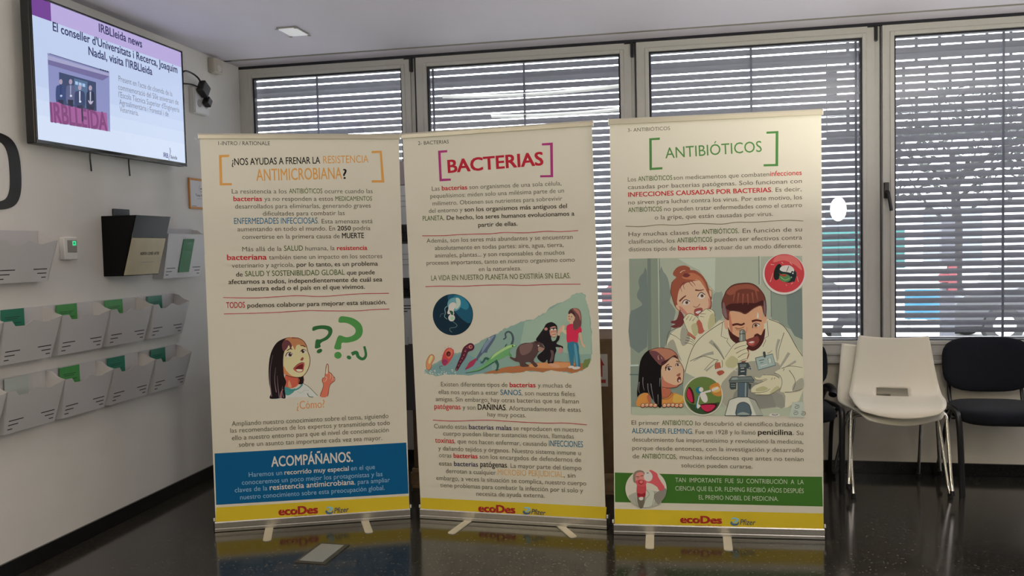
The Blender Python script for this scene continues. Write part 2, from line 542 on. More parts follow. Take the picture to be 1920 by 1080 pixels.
# added unseen uplights that brighten the ceiling and the banner tops
def added_uplighter(x, y, label, power):
    t = thing('added_uplighter', label, 'lamp', (x, y, 0), group='added fill lights out of the frame')
    MB().cyl((0, 0, 0), (0, 0, 0.025), 0.16, M_BLKMET, 28).build('base', t)
    MB().cyl((0, 0, 0.025), (0, 0, 1.37), 0.014, M_BLKMET, 12).build('pole', t)
    MB().tube([(0, 0, 1.35), (0, 0, 1.41), (0, 0, 1.47)], 0.05, M_BLKMET, 28, r2=0.19).build('bowl', t)
    MB().cyl((0, 0, 1.4702), (0, 0, 1.4722), 0.18, mat('added_uplighter_diffuser', (0.93, 0.94, 1.0), 0.6, emit=6.0), 28).build('diffuser', t)
    area('added_uplighter_beam', (x, y, 1.50), (rad(180), 0, 0), 0.3, 0.3, power, (1.0, 0.95, 0.78))
added_uplighter(4.50, -2.4, 'added fill light on a black stand to the right of the viewer, out of view', 54)
added_uplighter(6.9, -2.2, 'added fill light on a black stand near the last windows, out of view', 8)
added_uplighter(0.6, -4.3, 'added fill light on a black stand by the left wall, out of view', 52)
# round lamp further back in the lobby that the third window mirrors
gl = thing('globe_lamp', 'oval lit globe lamp on a thin floor stand behind the viewer', 'lamp', (4.94, -6.0, 0))
MB().cyl((0, 0, 0), (0, 0, 0.02), 0.15, M_BLKMET, 24).build('base', gl)
MB().cyl((0, 0, 0.02), (0, 0, 1.66), 0.012, M_BLKMET).build('pole', gl)
MB().ball((0, 0, 1.81), (0.10, 0.10, 0.155), mat('lit_globe', (1.0, 0.96, 0.88), 0.5, emit=30)).build('lamp_shade', gl)

# ------------------------------------------------------------------ ceiling fittings
e = thing('emergency_light', 'small square white emergency light plate with corner clips on the ceiling', 'light', (0.783, -0.79, ZC), rad(0))
MB().box((-0.060, -0.093, -0.006), (0.060, 0.095, -0.0005), M_GREYP, 0.002).build('frame', e)
MB().box((-0.055, -0.087, -0.009), (0.055, 0.087, -0.0062), mat('emergency_plate', (0.90, 0.88, 0.88), 0.4)).build('diffuser', e)
for sx in (-1, 1):
    for sy in (-1, 1):
        MB().box((sx * 0.058 - 0.008, sy * 0.09 - 0.008, -0.013), (sx * 0.058 + 0.008, sy * 0.09 + 0.008, -0.0092), M_GREYP).build('clip', e)
d = thing('motion_detector', 'small beige motion detector high on the white wall near the corner', 'sensor', (0, -0.345, 2.635))
MB().box((0.0, -0.048, -0.048), (0.05, 0.048, 0.048), mat('aged_plastic', (0.50, 0.46, 0.40), 0.5), 0.008).build('housing', d)
MB().ball((0.046, 0.008, -0.012), (0.014, 0.026, 0.026), mat('detector_lens', (0.60, 0.56, 0.52), 0.35)).build('lens', d)

# ------------------------------------------------------------------ television
TVH = [[0.003597005, -0.0001613405, -0.774263], [0.0003599484, -0.002300273, 0.5911854], [-0.0007876565, 1.093489e-05, 1.0]]
tv = thing('television', 'large wall-mounted television showing a purple news slide', 'television', (0, -1.435, 1.945))
Y0, Y1, Z0, Z1 = -0.600, 0.600, -0.002, 0.673
h = MB().box((0.045, Y0, Z0), (0.094, Y1, Z1), M_BLACK, 0.006)
h.box((0.094, Y0, Z0), (0.102, Y1, Z0 + 0.019), M_BLACKG, 0.002).box((0.094, Y0, Z1 - 0.009), (0.102, Y1, Z1), M_BLACKG, 0.002)
h.box((0.094, Y0, Z0 + 0.019), (0.102, Y0 + 0.009, Z1 - 0.009), M_BLACKG, 0.002).box((0.094, Y1 - 0.009, Z0 + 0.019), (0.102, Y1, Z1 - 0.009), M_BLACKG, 0.002)
h.build('housing', tv)
MB().box((0.0, -0.25, 0.18), (0.045, 0.25, 0.50), M_BLKMET, 0.004).build('wall_bracket', tv)
for yy in (-0.145, 0.165):
    MB().tube([(0.03, yy, 0.19), (0.025, yy, 0.05), (0.02, yy + 0.003, -0.02), (0.012, yy + 0.02, -0.085)], 0.004, M_BLKMET, 8).build('release_cord', tv)
TE = 0.92
P = Print(TVH, lambda u, z, d: (0.0965 + d, u, z), emit=TE, step=0.000012, base=0.0)
sc_ = [(Y0 + .009, Z0 + .019), (Y1 - .009, Z0 + .019), (Y1 - .009, Z1 - .009), (Y0 + .009, Z1 - .009)]
P.raw(sc_, [[0, 1, 2, 3]], P.col((196, 212, 244)))
P.crop(0, 0, 2.5705)
NAVY, LAV = (40, 44, 92), (188, 174, 226)
def tvrect(rgb, u0, z0, u1, z1):
    P.raw([(u0, z0), (u1, z0), (u1, z1), (u0, z1)], [[0, 1, 2, 3]], P.col(rgb))
tvrect((203, 218, 247), Y0 + .009, Z0 + .019, Y1 - .009, 0.26)
tvrect((209, 223, 249), Y0 + .009, Z0 + .019, Y1 - .009, 0.20)
tvrect((215, 228, 251), Y0 + .009, Z0 + .019, Y1 - .009, 0.13)
tvrect(LAV, Y0 + .009, 0.578, Y1 - .009, Z1 - .009)
tvrect((116, 62, 150), Y0 + .009, 0.578, -0.466, Z1 - .009)
B8 = 0.018
P.text((480, 152), (688, 230), 38, [('IRBLleida news', NAVY, B8)])
P.text((258, 147), (858, 353), 38, [("El conseller d'Universitats i Recerca, Joaquim", NAVY, B8)])
P.text((430, 264), (737, 362), 38, [("Nadal, visita l'IRBLleida", NAVY, B8)])
GREYT = (112, 116, 140)
for p0, p1, t in (((575, 391), (833, 465), "Present en l'acte de cloenda de la"), ((573, 431), (863, 506), 'commemoració del 50è aniversari de'),
                  ((575, 468), (867, 542), "l'Escola Tècnica Superior d'Enginyeria"), ((578, 504), (815, 562), 'Agroalimentària i Forestal i de'), ((580, 538), (670, 558), 'Veterinària.')):
    P.text(p0, p1, 26, [(t, GREYT, -0.004)])
P.text((790, 756), (813, 762), 22, [('IRB', (60, 50, 130), 0.02)])
P.text((824, 764), (856, 769), 17, [('lleida', (50, 60, 90), 0.012)], shear=0.15)
P.line((60, 70, 110), [(821, 712), (823, 735), (816, 765), (820, 772)], 3, 1.5)
P.line((60, 70, 110), [(792, 770), (848, 780)], 2)
# photograph shown on the slide: four people in suits behind big pink letters
P.crop(50, 80, 6.0)
P.poly((140, 146, 196), [(240, 115), (935, 325), (945, 1000), (272, 890)], 1)
P.poly((168, 168, 206), [(242, 140), (935, 348), (936, 378), (243, 190)], 1)
P.poly((116, 110, 160), [(243, 190), (936, 378), (860, 425), (248, 245)], 1)
P.poly((58, 72, 108), [(370, 330), (785, 445), (792, 770), (380, 690)], 1)
P.poly((84, 112, 148), [(540, 400), (690, 440), (690, 740), (540, 700)], 1)
for x, y in ((552, 432), (592, 445), (632, 456)):
    P.poly((170, 200, 236), [(x, y), (x + 32, y + 9), (x + 32, y + 45), (x, y + 36)], 1)
P.line((70, 70, 110), [(262, 122), (920, 330)], 7)
for x in range(830, 930, 26): P.line((40, 44, 76), [(x, 298 + (x - 830) * .3), (x + 18, 306 + (x - 830) * .3)], 14)
for hx, hy, c1, c2, tie, w_ in ((390, 440, (50, 70, 120), (30, 50, 110), (190, 200, 230), 52), (500, 440, (92, 98, 138), (150, 160, 190), (220, 226, 240), 48),
                            (603, 505, (48, 62, 104), (210, 214, 232), (220, 226, 240), 54), (722, 510, (40, 46, 78), (190, 196, 220), (190, 196, 222), 42)):
    P.poly(c1, [(hx - w_, hy + 60), (hx - 20, hy + 38), (hx + 20, hy + 38), (hx + w_, hy + 62), (hx + w_ + 6, hy + 190), (hx + 34, hy + 250), (hx - 34, hy + 250), (hx - w_ - 4, hy + 190)], 3)
    P.poly(c2, [(hx - 8, hy + 40), (hx + 8, hy + 40), (hx + 6, hy + 150), (hx - 6, hy + 150)], 1)
    P.poly((34, 38, 66), [(hx - 30, hy + 200), (hx + 30, hy + 205), (hx + 26, hy + 300), (hx - 26, hy + 290)], 1)
    P.ell((176, 160, 182), (hx, hy), 19, 30)
    P.ell(tie, (hx + 4, hy + 158), 13, 12)
P.line((196, 180, 206), [(700, 650), (725, 690), (752, 655)], 12)
P.poly((164, 92, 154), [(268, 672), (360, 668), (420, 700), (700, 760), (905, 790), (920, 998), (700, 955), (500, 920), (275, 890)], 1)
P.text((278, 890), (914, 990), 205, [('IRBLLEIDA', (128, 62, 120), 0.03)])
P.line((40, 44, 70), [(626, 700), (634, 885)], 16)
P.build('screen', tv)

# ------------------------------------------------------------------ socket, plug and cable beside the television
so = thing('wall_socket', 'white surface-mounted double socket box on the wall beside the television', 'socket', (0, -0.54, 2.375))
MB().box((0.0, -0.083, -0.078), (0.036, 0.083, 0.078), M_WHITEP, 0.005).build('back_box', so)
MB().box((0.036, -0.080, -0.075), (0.042, 0.080, 0.075), mat('socket_plate', (0.70, 0.69, 0.70), 0.35), 0.003).build('plate', so)
for yy in (-0.035, 0.04):
    MB().tube([(0.0415, yy, -0.015), (0.0435, yy, -0.015)], 0.024, mat('socket_well', (0.36, 0.35, 0.37), 0.5), 20).build('outlet', so)
ad = thing('power_adapter', 'black power adapter plugged into the socket box with a loop of cable', 'adapter', (0.045, -0.54, 2.42))
MB().box((0, -0.075, -0.03), (0.045, 0.005, 0.05), M_BLACK, 0.008, Matrix.Rotation(rad(-32), 4, 'X')).build('body', ad)
MB().box((0, 0.015, -0.055), (0.04, 0.065, 0.0), M_BLACK, 0.008, Matrix.Rotation(rad(-32), 4, 'X')).build('plug', ad)
MB().tube(smooth_line([(0.02, -0.035, 0.045), (0.02, -0.075, 0.085), (0.015, -0.145, 0.105), (0.01, -0.215, 0.10), (0.0, -0.265, 0.045), (-0.01, -0.275, 0.02)], 6), 0.0055, M_BLACK, 8).build('cable', ad)
MB().tube(smooth_line([(0.02, -0.05, 0.03), (0.01, -0.15, 0.035), (-0.005, -0.275, 0.02)], 6), 0.005, M_BLACK, 8).build('cable', ad)
tag(MB().tube([(0.03, -0.87, 2.235), (0.03, -0.80, 2.215), (0.03, -0.77, 2.215)], 0.006, M_BLACK, 8).build('cable_stub', loc=(0.03, -0.82, 2.22)), 'short black cable stub poking out behind the television edge', 'cable')

# ------------------------------------------------------------------ framed certificate, big letter, thermostat
ce = thing('framed_certificate', 'white certificate in a thin orange frame on the wall below the socket', 'picture', (0, -0.55, 1.80))
fr = MB()
for a, b_ in (((-0.125, -0.095), (0.135, -0.082)), ((-0.125, 0.082), (0.135, 0.095)), ((-0.125, -0.082), (-0.114, 0.082)), ((0.124, -0.082), (0.135, 0.082))):
    fr.box((0.001, a[0], a[1]), (0.012, b_[0], b_[1]), mat('orange_frame', (0.55, 0.235, 0.05), 0.5), 0.002)
fr.build('frame', ce)
MB().box((0.001, -0.115, -0.083), (0.006, 0.125, 0.083), mat('certificate_paper', (0.66, 0.65, 0.68), 0.5)).build('sheet', ce)
WH = [[0.004742874, -0.0001811423, -2.096487], [-0.001173916, -0.002359206, 2.5752], [-0.0007876565, 1.093489e-05, 1.0]]
P = Print(WH, lambda u, z, d: (0.006 + d, u + 0.55, z - 1.80), paper=(160, 158, 158))
P.crop(280, 270, 8.308)
P.text((706, 812), (860, 832), 36, [('Taula Pacte', (50, 48, 52), 0.012)])
P.line((110, 108, 110), [(730, 848), (850, 862)], 5)
P.line((70, 70, 72), [(652, 962), (722, 968)], 7)
P.line((90, 90, 92), [(775, 640), (760, 690), (780, 740), (815, 730), (830, 690)], 4)
P.ell((80, 80, 82), (792, 700), 16, 9)
P.line((90, 90, 92), [(780, 745), (840, 765)], 5)
P.build('lettering', ce)

lt = MB()
o_out = smooth_line([(-0.30, 0.0), (-0.295, 0.10), (-0.26, 0.155), (-0.16, 0.1725), (-0.06, 0.155), (-0.012, 0.10), (0.0, 0.0), (-0.012, -0.10), (-0.06, -0.155), (-0.16, -0.1725), (-0.26, -0.155), (-0.295, -0.10)], 8, True)
o_in = [((y + 0.15) * 0.56 - 0.15, z * 0.79) for y, z in o_out]
nO = len(o_out)
V = [(0.004, y, z) for y, z in o_out] + [(0.004, y, z) for y, z in o_in] + [(0.0005, y, z) for y, z in o_out] + [(0.0005, y, z) for y, z in o_in]
F = []
for k in range(nO):
    j = (k + 1) % nO
    F += [[k, j, nO + j, nO + k], [2 * nO + k, 2 * nO + j, 3 * nO + j, 3 * nO + k], [k, j, 2 * nO + j, 2 * nO + k], [nO + k, nO + j, 3 * nO + j, 3 * nO + k]]
lt.add([(x, y - 2.027, z + 1.812) for x, y, z in V], F, mat('black_vinyl', (0.012, 0.012, 0.013), 0.45))
tag(lt.build('wall_letter', loc=(0, -2.177, 1.812)), 'big rounded black letter stuck on the white wall under the television', 'letter')

th = thing('thermostat', 'small white thermostat with a green lit display between two wall holders', 'thermostat', (0, -1.752, 1.466))
MB().box((0.0, -0.05, -0.055), (0.028, 0.042, 0.055), M_WHITEP, 0.004).build('body', th)
MB().box((0.028, -0.028, -0.02), (0.0295, 0.036, 0.040), M_GREYP).build('panel', th)
MB().box((0.0295, 0.006, 0.014), (0.0305, 0.030, 0.036), mat('thermostat_display', (0.05, 0.75, 0.32), 0.4, emit=0.7)).box((0.0305, 0.012, 0.022), (0.0308, 0.020, 0.029), M_INK).build('display', th)

# ------------------------------------------------------------------ leaflet holders on the left wall
def holder_parts(root, width, h0, h1, hb, xb, xt, m, ear=True, bars=True, notch=True, inset=0.02):
    """origin: near bottom corner at the wall. y along the wall, x out. h1 front height, hb back height."""
    T = 0.003
    MB().box((0.0005, 0, h0), (T, width, hb), m).build('back_panel', root)
    top = [(0.0, h1 - 0.004), (0.16, h1 - 0.004)]
    if notch:
        top = [(0.0, h1), (0.13, h1), (0.17, h1 - 0.014), (0.20, h1 - 0.024), (0.36, h1 - 0.026), (0.42, h1 - 0.016), (0.47, h1 - 0.004), (0.55, h1 - 0.006), (0.62, h1 - 0.016), (0.74, h1 - 0.02), (0.82, h1 - 0.012), (1.0, h1)]
    else:
        top = [(0.0, h1), (1.0, h1)]
    top = [(a * width, z) for a, z in top]
    def fx(z): return xb + (xt - xb) * (z - h0) / (h1 - h0)
    poly = [(inset, h0)] + top + [(width - inset, h0)]
    n = len(poly)
    tri = tessellate_polygon([[Vector((y, z, 0)) for y, z in poly]])
    V = [(fx(z), y, z) for y, z in poly] + [(fx(z) - T, y, z) for y, z in poly]
    F = [list(t) for t in tri] + [[n + i for i in t] for t in tri] + [[i, (i + 1) % n, n + (i + 1) % n, n + i] for i in range(n)]
    fo = MB().add(V, F, m)
    if bars:
        for k, (z, l) in enumerate(((h0 + 0.055, 0.085), (h0 + 0.036, 0.058), (h0 + 0.017, 0.028))):
            for side in (0, 1):
                y0 = 0.036 if side == 0 else width - 0.036 - l
                a = [(fx(z) + .0004, y0, z), (fx(z) + .0004, y0 + l, z), (fx(z + .0045) + .0004, y0 + l, z + .0045), (fx(z + .0045) + .0004, y0, z + .0045)]
                fo.add(a, [[0, 1, 2, 3]], M_INK)
    fo.build('front_panel', root)
    for y in (0, width - T):
        if ear:
            s_ = [(0.003, h0), (0.003, hb - 0.004), (xt * 0.35, hb - 0.010), (xt * 0.58, hb - 0.030), (xt * 0.75, h1 + 0.008), (xt, h1), (xb, h0)]
        else:
            s_ = [(0.003, h0), (0.003, hb), (xt, h1), (xb, h0)]
        sp_ = MB().prism(s_, 1, y, y + T, m)
        sg = 1 if y == 0 else -1      # the sides draw in towards the foot of the front panel
        sp_.v = [(vx, vy + sg * inset * max(0, 1 - (vz - h0) / (h1 - h0)) * min(1, vx / xb), vz) for vx, vy, vz in sp_.v]
        sp_.build('side_panel', root)
    MB().box((0.003, T + inset, h0), (xb - 0.003, width - T - inset, h0 + T), m).build('bottom_panel', root)

GRP = 'white wall leaflet holders in a grid'
S = [-2.284, -1.932, -1.580, -1.221]
COLN = ['nearest the big letter', 'under the thermostat', 'under the black holder', 'nearest the first banner']
proto = thing('leaflet_holder', '', 'holder', (0, S[0], 0.958), group=GRP)
holder_parts(proto, 0.349, 0.0, 0.192, 0.238, 0.055, 0.105, M_PVC)
first = True
for r, z in enumerate((0.958, 0.654)):
    for c_ in range(-1, 4):
        y = S[0] - 0.352 if c_ < 0 else S[c_]
        t = proto if first else copy_tree(proto)
        first = False
        t.location = (0, y, z)
        rown = 'upper' if r == 0 else 'lower'
        if c_ < 0: t['label'] = 'sliver of a white leaflet holder at the left edge of the photo, %s row' % rown
        else:
            cn = [['dark green card', 'bright green card', 'bright green card', 'dark green card'], ['pale blank card', 'bright green card', 'dark green card', 'dark green card']][r][c_]
            t['label'] = 'white leaflet holder with a %s, %s row, %s' % (cn, rown, COLN[c_])
# cards standing in the holders
def card(y, z, w_, m, label, h=0.115, txt=True):
    b_ = MB().box((0.012, y, z - h), (0.0150, y + w_, z), m)
    if txt:
        for k, (dz, a0, a1) in enumerate(((0.035, .15, .82), (0.043, .2, .7), (0.062, .55, .85))):
            b_.box((0.0150, y + w_ * a0, z - dz - 0.002), (0.0153, y + w_ * a1, z - dz), M_INK)
    return tag(b_.build('leaflet', loc=(0.013, y + w_ / 2, z - h / 2)), label, 'leaflet', 'cards in the wall leaflet holders')
card(-2.20, 1.196, 0.135, M_GRDK, 'dark green card in the upper row holder nearest the big letter')
card(-1.858, 1.194, 0.140, M_GRLT, 'bright green card in the upper row holder under the thermostat')
card(-1.508, 1.193, 0.143, M_GRLT, 'bright green card in the upper row holder under the black holder')
card(-1.148, 1.192, 0.138, M_GRDK, 'dark green card in the upper row holder nearest the first banner')
card(-2.20, 0.889, 0.140, M_GRPALE, 'pale blank card in the lower row holder nearest the big letter', txt=False)
card(-1.858, 0.889, 0.138, M_GRLT, 'bright green card in the lower row holder under the thermostat')
card(-1.508, 0.889, 0.140, M_GRDK, 'dark green card in the lower row holder under the black holder')
card(-1.138, 0.889, 0.138, M_GRDK, 'dark green card in the lower row holder nearest the first banner')
# top row: one more white holder near the thermostat, the black one, a taller white one
t = thing('leaflet_holder', 'white leaflet holder beside the thermostat, highest of the white ones', 'holder', (0, -2.290, 1.314), group=GRP)
holder_parts(t, 0.352, 0.0, 0.190, 0.236, 0.055, 0.105, M_PVC)
t = thing('leaflet_holder', 'taller white leaflet holder with a green strip on its front, beside the black holder', 'holder', (0, -1.07, 1.289), group=GRP)
holder_parts(t, 0.42, 0.0, 0.255, 0.290, 0.055, 0.115, M_PVC, notch=False)
st = MB()
def fx2(z): return 0.055 + 0.06 * z / 0.255
st.add([(fx2(0.03) + .001, 0.155, 0.03), (fx2(0.03) + .001, 0.265, 0.03), (fx2(0.225) + .001, 0.265, 0.225), (fx2(0.225) + .001, 0.155, 0.225),
        (fx2(0.03) + .004, 0.155, 0.03), (fx2(0.03) + .004, 0.265, 0.03), (fx2(0.225) + .004, 0.265, 0.225), (fx2(0.225) + .004, 0.155, 0.225)],
       [[0, 1, 2, 3], [4, 5, 6, 7], [0, 1, 5, 4], [1, 2, 6, 5], [2, 3, 7, 6], [3, 0, 4, 7]], mat('green_strip', (0.04, 0.23, 0.085), 0.45, spec=0.15))
for z_, a0, a1 in ((0.20, .19, .245), (0.193, .20, .24), (0.15, .195, .235), (0.040, .19, .215)):
    st.add([(fx2(z_) + .0043, a0, z_), (fx2(z_) + .0043, a1, z_), (fx2(z_ + .005) + .0043, a1, z_ + .005), (fx2(z_ + .005) + .0043, a0, z_ + .005)], [[0, 1, 2, 3]], M_GRDK)
st.build('front_label', t)
bh = thing('leaflet_holder', 'black wall holder with a cream booklet cover on its front', 'holder', (0, -1.487, 1.318))
M_HB = mat('black_holder_plastic', (0.006, 0.006, 0.007), 0.2, spec=0.12)
holder_parts(bh, 0.302, 0.0, 0.315, 0.315, 0.113, 0.205, M_HB, ear=False, bars=False, notch=False, inset=0.0)
MB().box((0.0005, 0.088, 0.315), (0.012, 0.222, 0.358), M_BLACK, 0.003).build('hanging_tab', bh)
bk = MB()
def fx3(z): return 0.113 + 0.092 * z / 0.315
def quad3(y0, y1, z0, z1, off, m, th_=0.003):
    bk.add([(fx3(z) + o_, y, z) for o_ in (off, off + th_) for (y, z) in ((y0, z0), (y1, z0), (y1, z1), (y0, z1))],
           [[0, 1, 2, 3], [4, 5, 6, 7], [0, 1, 5, 4], [1, 2, 6, 5], [2, 3, 7, 6], [3, 0, 4, 7]], m)
quad3(0.004, 0.298, 0.004, 0.198, 0.0005, mat('cream_cover', (0.52, 0.45, 0.29), 0.4, spec=0.2, noise=0.06, nscale=12))
V, F, x0, x1 = glyphs('NORTA  COMES  AFTER', 0.02)
for (z_, a0, a1, hgt, s_txt) in ((0.108, 0.10, 0.265, 0.015, True), (0.068, 0.12, 0.235, 0.003, False)):
    if s_txt:
        bk.add([(fx3(z_ + y / CAP * hgt) + .0040, a0 + (x - x0) / (x1 - x0) * (a1 - a0), z_ + y / CAP * hgt) for x, y in V], F, M_INK)
    else:
        bk.add([(fx3(z_) + .0040, a0, z_), (fx3(z_) + .0040, a1, z_), (fx3(z_ + hgt) + .0040, a1, z_ + hgt), (fx3(z_ + hgt) + .0040, a0, z_ + hgt)], [[0, 1, 2, 3]], M_GREYP)
bk.build('booklet_cover', bh)

# ------------------------------------------------------------------ floor hatch
fh = thing('floor_outlet', 'square metal floor outlet hatch in front of the first banner', 'outlet', (1.287, -1.745, 0), rad(-3))
MB().box((-0.078, -0.130, 0.0), (0.078, 0.130, 0.004), mat('hatch_frame', (0.10, 0.09, 0.07), 0.35, metal=0.6), 0.001).build('frame', fh)
MB().box((-0.062, -0.110, 0.004), (0.056, 0.112, 0.0055), mat('hatch_lid', (0.36, 0.37, 0.35), 0.3, metal=0.3)).build('lid', fh)

# ------------------------------------------------------------------ stacked white shell chairs
def shell_mesh():
    prof = [(-0.265, 0.405), (-0.255, 0.432), (-0.225, 0.452), (-0.16, 0.462), (-0.06, 0.460), (0.04, 0.456), (0.10, 0.462), (0.135, 0.482), (0.158, 0.515), (0.175, 0.56), (0.190, 0.62), (0.206, 0.69), (0.219, 0.75), (0.228, 0.80)]
    half = [0.190, 0.210, 0.225, 0.236, 0.244, 0.246, 0.244, 0.240, 0.234, 0.226, 0.215, 0.205, 0.196, 0.186]
    prof = smooth_line([(a, b_) for a, b_ in prof], 3)
    hh = smooth_line([(i, v) for i, v in enumerate(half)], 3)
    nx = 20
    V, F = [], []
    R_n = len(prof)
    for i, (y, z) in enumerate(prof):
        w_ = hh[i][1]
        a = prof[min(i + 1, R_n - 1)]; b_ = prof[max(i - 1, 0)]
        tx, tz = a[0] - b_[0], a[1] - b_[1]
        l = math.hypot(tx, tz); ny, nz = -tz / l, tx / l      # towards the sitter
        for k in range(nx + 1):
            u = -1 + 2 * k / nx
            lift = 0.020 * abs(u) ** 2.6
            topdip = -0.012 * (1 - u * u) * max(0, (i - (R_n - 8)) / 7) if i > R_n - 8 else 0
            frontcurve = 0.030 * u * u * max(0, (6 - i) / 6) if i < 6 else 0
            V.append((u * w_, y + ny * lift + frontcurve * 0.6, z + nz * lift + topdip + frontcurve))
    hole = set()
    for i in range(R_n - 1):
        for k in range(nx):
            zc = (prof[i][1] + prof[i + 1][1]) / 2
            if prof[i][0] > 0.085 and 0.461 < zc < 0.503 and 6 <= k <= 12: continue
            F.append([i * (nx + 1) + k, i * (nx + 1) + k + 1, (i + 1) * (nx + 1) + k + 1, (i + 1) * (nx + 1) + k])
    return V, F
def white_chair(label, loc, rz):
    t = thing('white_chair', label, 'chair', loc, rz, group='stack of two white shell chairs')
    V, F = shell_mesh()
    o = MB().add(V, F, M_SHELL, True).build('seat_shell', t)
    md = o.modifiers.new('thickness', 'SOLIDIFY'); md.thickness = 0.008; md.offset = 0
    for sx in (-1, 1):
        MB().tube(smooth_line([(sx * 0.10, -0.08, 0.428), (sx * 0.195, -0.10, 0.432), (sx * 0.236, -0.115, 0.405), (sx * 0.243, -0.135, 0.33), (sx * 0.252, -0.20, 0.10), (sx * 0.256, -0.232, 0.022)], 5), 0.0095, M_CHROME, 12).cyl((sx * 0.256, -0.2315, 0.026), (sx * 0.257, -0.235, 0.0), 0.0135, M_BLACK).build('leg', t)
        MB().tube(smooth_line([(sx * 0.08, 0.02, 0.428), (sx * 0.17, 0.03, 0.430), (sx * 0.205, 0.045, 0.405), (sx * 0.222, 0.10, 0.27), (sx * 0.245, 0.19, 0.022)], 5), 0.0095, M_CHROME, 12).cyl((sx * 0.245, 0.189, 0.026), (sx * 0.246, 0.196, 0.0), 0.0135, M_BLACK).build('leg', t)
    MB().box((-0.13, -0.10, 0.420), (0.13, 0.045, 0.436), M_CHROME, 0.004).box((-0.11, -0.09, 0.436), (0.11, 0.03, 0.452), M_BLACK, 0.003).build('seat_bracket', t)
    return t
white_chair('white plastic shell chair with chrome legs standing on the floor, lower of the stack', (4.105, -0.285, 0), rad(6))
white_chair('white plastic shell chair stacked on top, its back with a hand slot facing out', (4.142, -0.345, 0.050), rad(-9))

# ------------------------------------------------------------------ black upholstered chairs
def cushion(name, parent, hw, hd, hh, m, pw=4.0, curve=0.0, T=None, nu=36, nv=18):
    """Soft superellipse cushion: half sizes along x, y (thin) and z."""
    bm = bmesh.new()
    bmesh.ops.create_uvsphere(bm, u_segments=nu, v_segments=nv, radius=1)
    def se(a, e): return math.copysign(abs(a) ** e, a)
    for v in bm.verts:
        x, y, z = v.co
        r = math.hypot(x, z)
        if r > 1e-6:
            cx_, cz_ = x / r, z / r
            k = 1 / (abs(cx_) ** pw + abs(cz_) ** pw) ** (1 / pw)
            x, z = cx_ * k * (r ** 0.72), cz_ * k * (r ** 0.72)
        y = se(y, 0.55)
        v.co = Vector((x * hw, y * hd + curve * x * x, z * hh * (1 - 0.0 * x * x)))
    mb = MB(); mb.bm(bm, m, T, True)
    return mb.build(name, parent)
def black_chair(label, loc, rz, pad=False):
    t = thing('black_chair', label, 'chair', loc, rz, group='black upholstered visitor chairs')
    cushion('backrest', t, 0.248, 0.032, 0.160, M_FABRIC, 3.3, -0.045, Matrix.Translation((0, 0.165, 0.675)) @ Matrix.Rotation(rad(-9), 4, 'X'))
    cushion('seat', t, 0.238, 0.055, 0.225, M_FABRIC, 4.0, 0.0, Matrix.Translation((0, -0.04, 0.432)) @ Matrix.Rotation(rad(-90), 4, 'X'))
    for sx in (-1, 1):
        MB().tube(smooth_line([(sx * 0.235, 0.12, 0.452), (sx * 0.258, -0.06, 0.462), (sx * 0.258, -0.16, 0.462), (sx * 0.256, -0.205, 0.43), (sx * 0.250, -0.222, 0.30), (sx * 0.245, -0.240, 0.0)], 6), 0.017, M_BLKMET, 12, flat=0.8).build('leg', t)
        MB().tube(smooth_line([(sx * 0.258, -0.10, 0.455), (sx * 0.250, 0.02, 0.36), (sx * 0.262, 0.13, 0.10), (sx * 0.268, 0.165, 0.0)], 6), 0.0125, M_BLKMET, 12, flat=0.8).build('leg', t)
        MB().tube(smooth_line([(sx * 0.19, 0.10, 0.40), (sx * 0.195, 0.15, 0.46), (sx * 0.195, 0.18, 0.56), (sx * 0.19, 0.19, 0.64)], 6), 0.011, M_BLKMET, 10, flat=0.6).build('back_support', t)
    MB().cyl((-0.255, -0.08, 0.405), (0.255, -0.08, 0.405), 0.009, M_BLKMET).cyl((-0.235, 0.11, 0.405), (0.235, 0.11, 0.405), 0.009, M_BLKMET).build('cross_bar', t)
    if pad:
        MB().tube(smooth_line([(0.205, 0.16, 0.45), (0.225, 0.13, 0.52), (0.24, 0.06, 0.55), (0.242, -0.04, 0.545), (0.235, -0.07, 0.525)], 6), 0.024, M_BLACK, 12).build('armrest', t)
    return t
black_chair('black upholstered chair to the right of the white stacked chairs', (4.70, -0.215, 0), rad(0))
black_chair('black upholstered chair mostly hidden behind the antibióticos banner', (3.575, -0.225, 0), rad(3), pad=True)

# ------------------------------------------------------------------ cardboard box on a pallet, notice stand
pa = thing('pallet', 'wooden pallet on the floor under the cardboard box', 'pallet', (1.985, -0.345, 0))
for yy in (-0.255, 0.0, 0.235):
    for xx in (-0.56, 0.0, 0.56):
        MB().box((xx - 0.06, yy - 0.045, 0.018), (xx + 0.06, yy + 0.045, 0.095), M_WOOD, 0.003).build('block', pa)
    MB().box((-0.61, yy - 0.045, 0.0), (0.61, yy + 0.045, 0.018), M_WOOD, 0.002).build('bottom_board', pa)
for k in range(5):
    y = -0.30 + k * 0.1425
    MB().box((-0.61, y, 0.095), (0.61, y + 0.095 if k < 4 else 0.30, 0.12), M_WOOD, 0.002).build('deck_board', pa)
bx = thing('cardboard_box', 'large brown cardboard box with a red this-way-up sticker behind the banners', 'box', (1.985, -0.345, 0.12))
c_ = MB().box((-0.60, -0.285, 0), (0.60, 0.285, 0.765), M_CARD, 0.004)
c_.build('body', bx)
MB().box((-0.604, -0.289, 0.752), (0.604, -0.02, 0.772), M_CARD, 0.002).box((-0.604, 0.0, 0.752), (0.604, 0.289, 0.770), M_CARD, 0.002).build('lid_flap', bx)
lb = MB().box((0.42, -0.2875, 0.50), (0.562, -0.2852, 0.685), mat('sticker_white', (0.55, 0.48, 0.42), 0.6))
RED = mat('sticker_red', (0.42, 0.035, 0.03), 0.6)
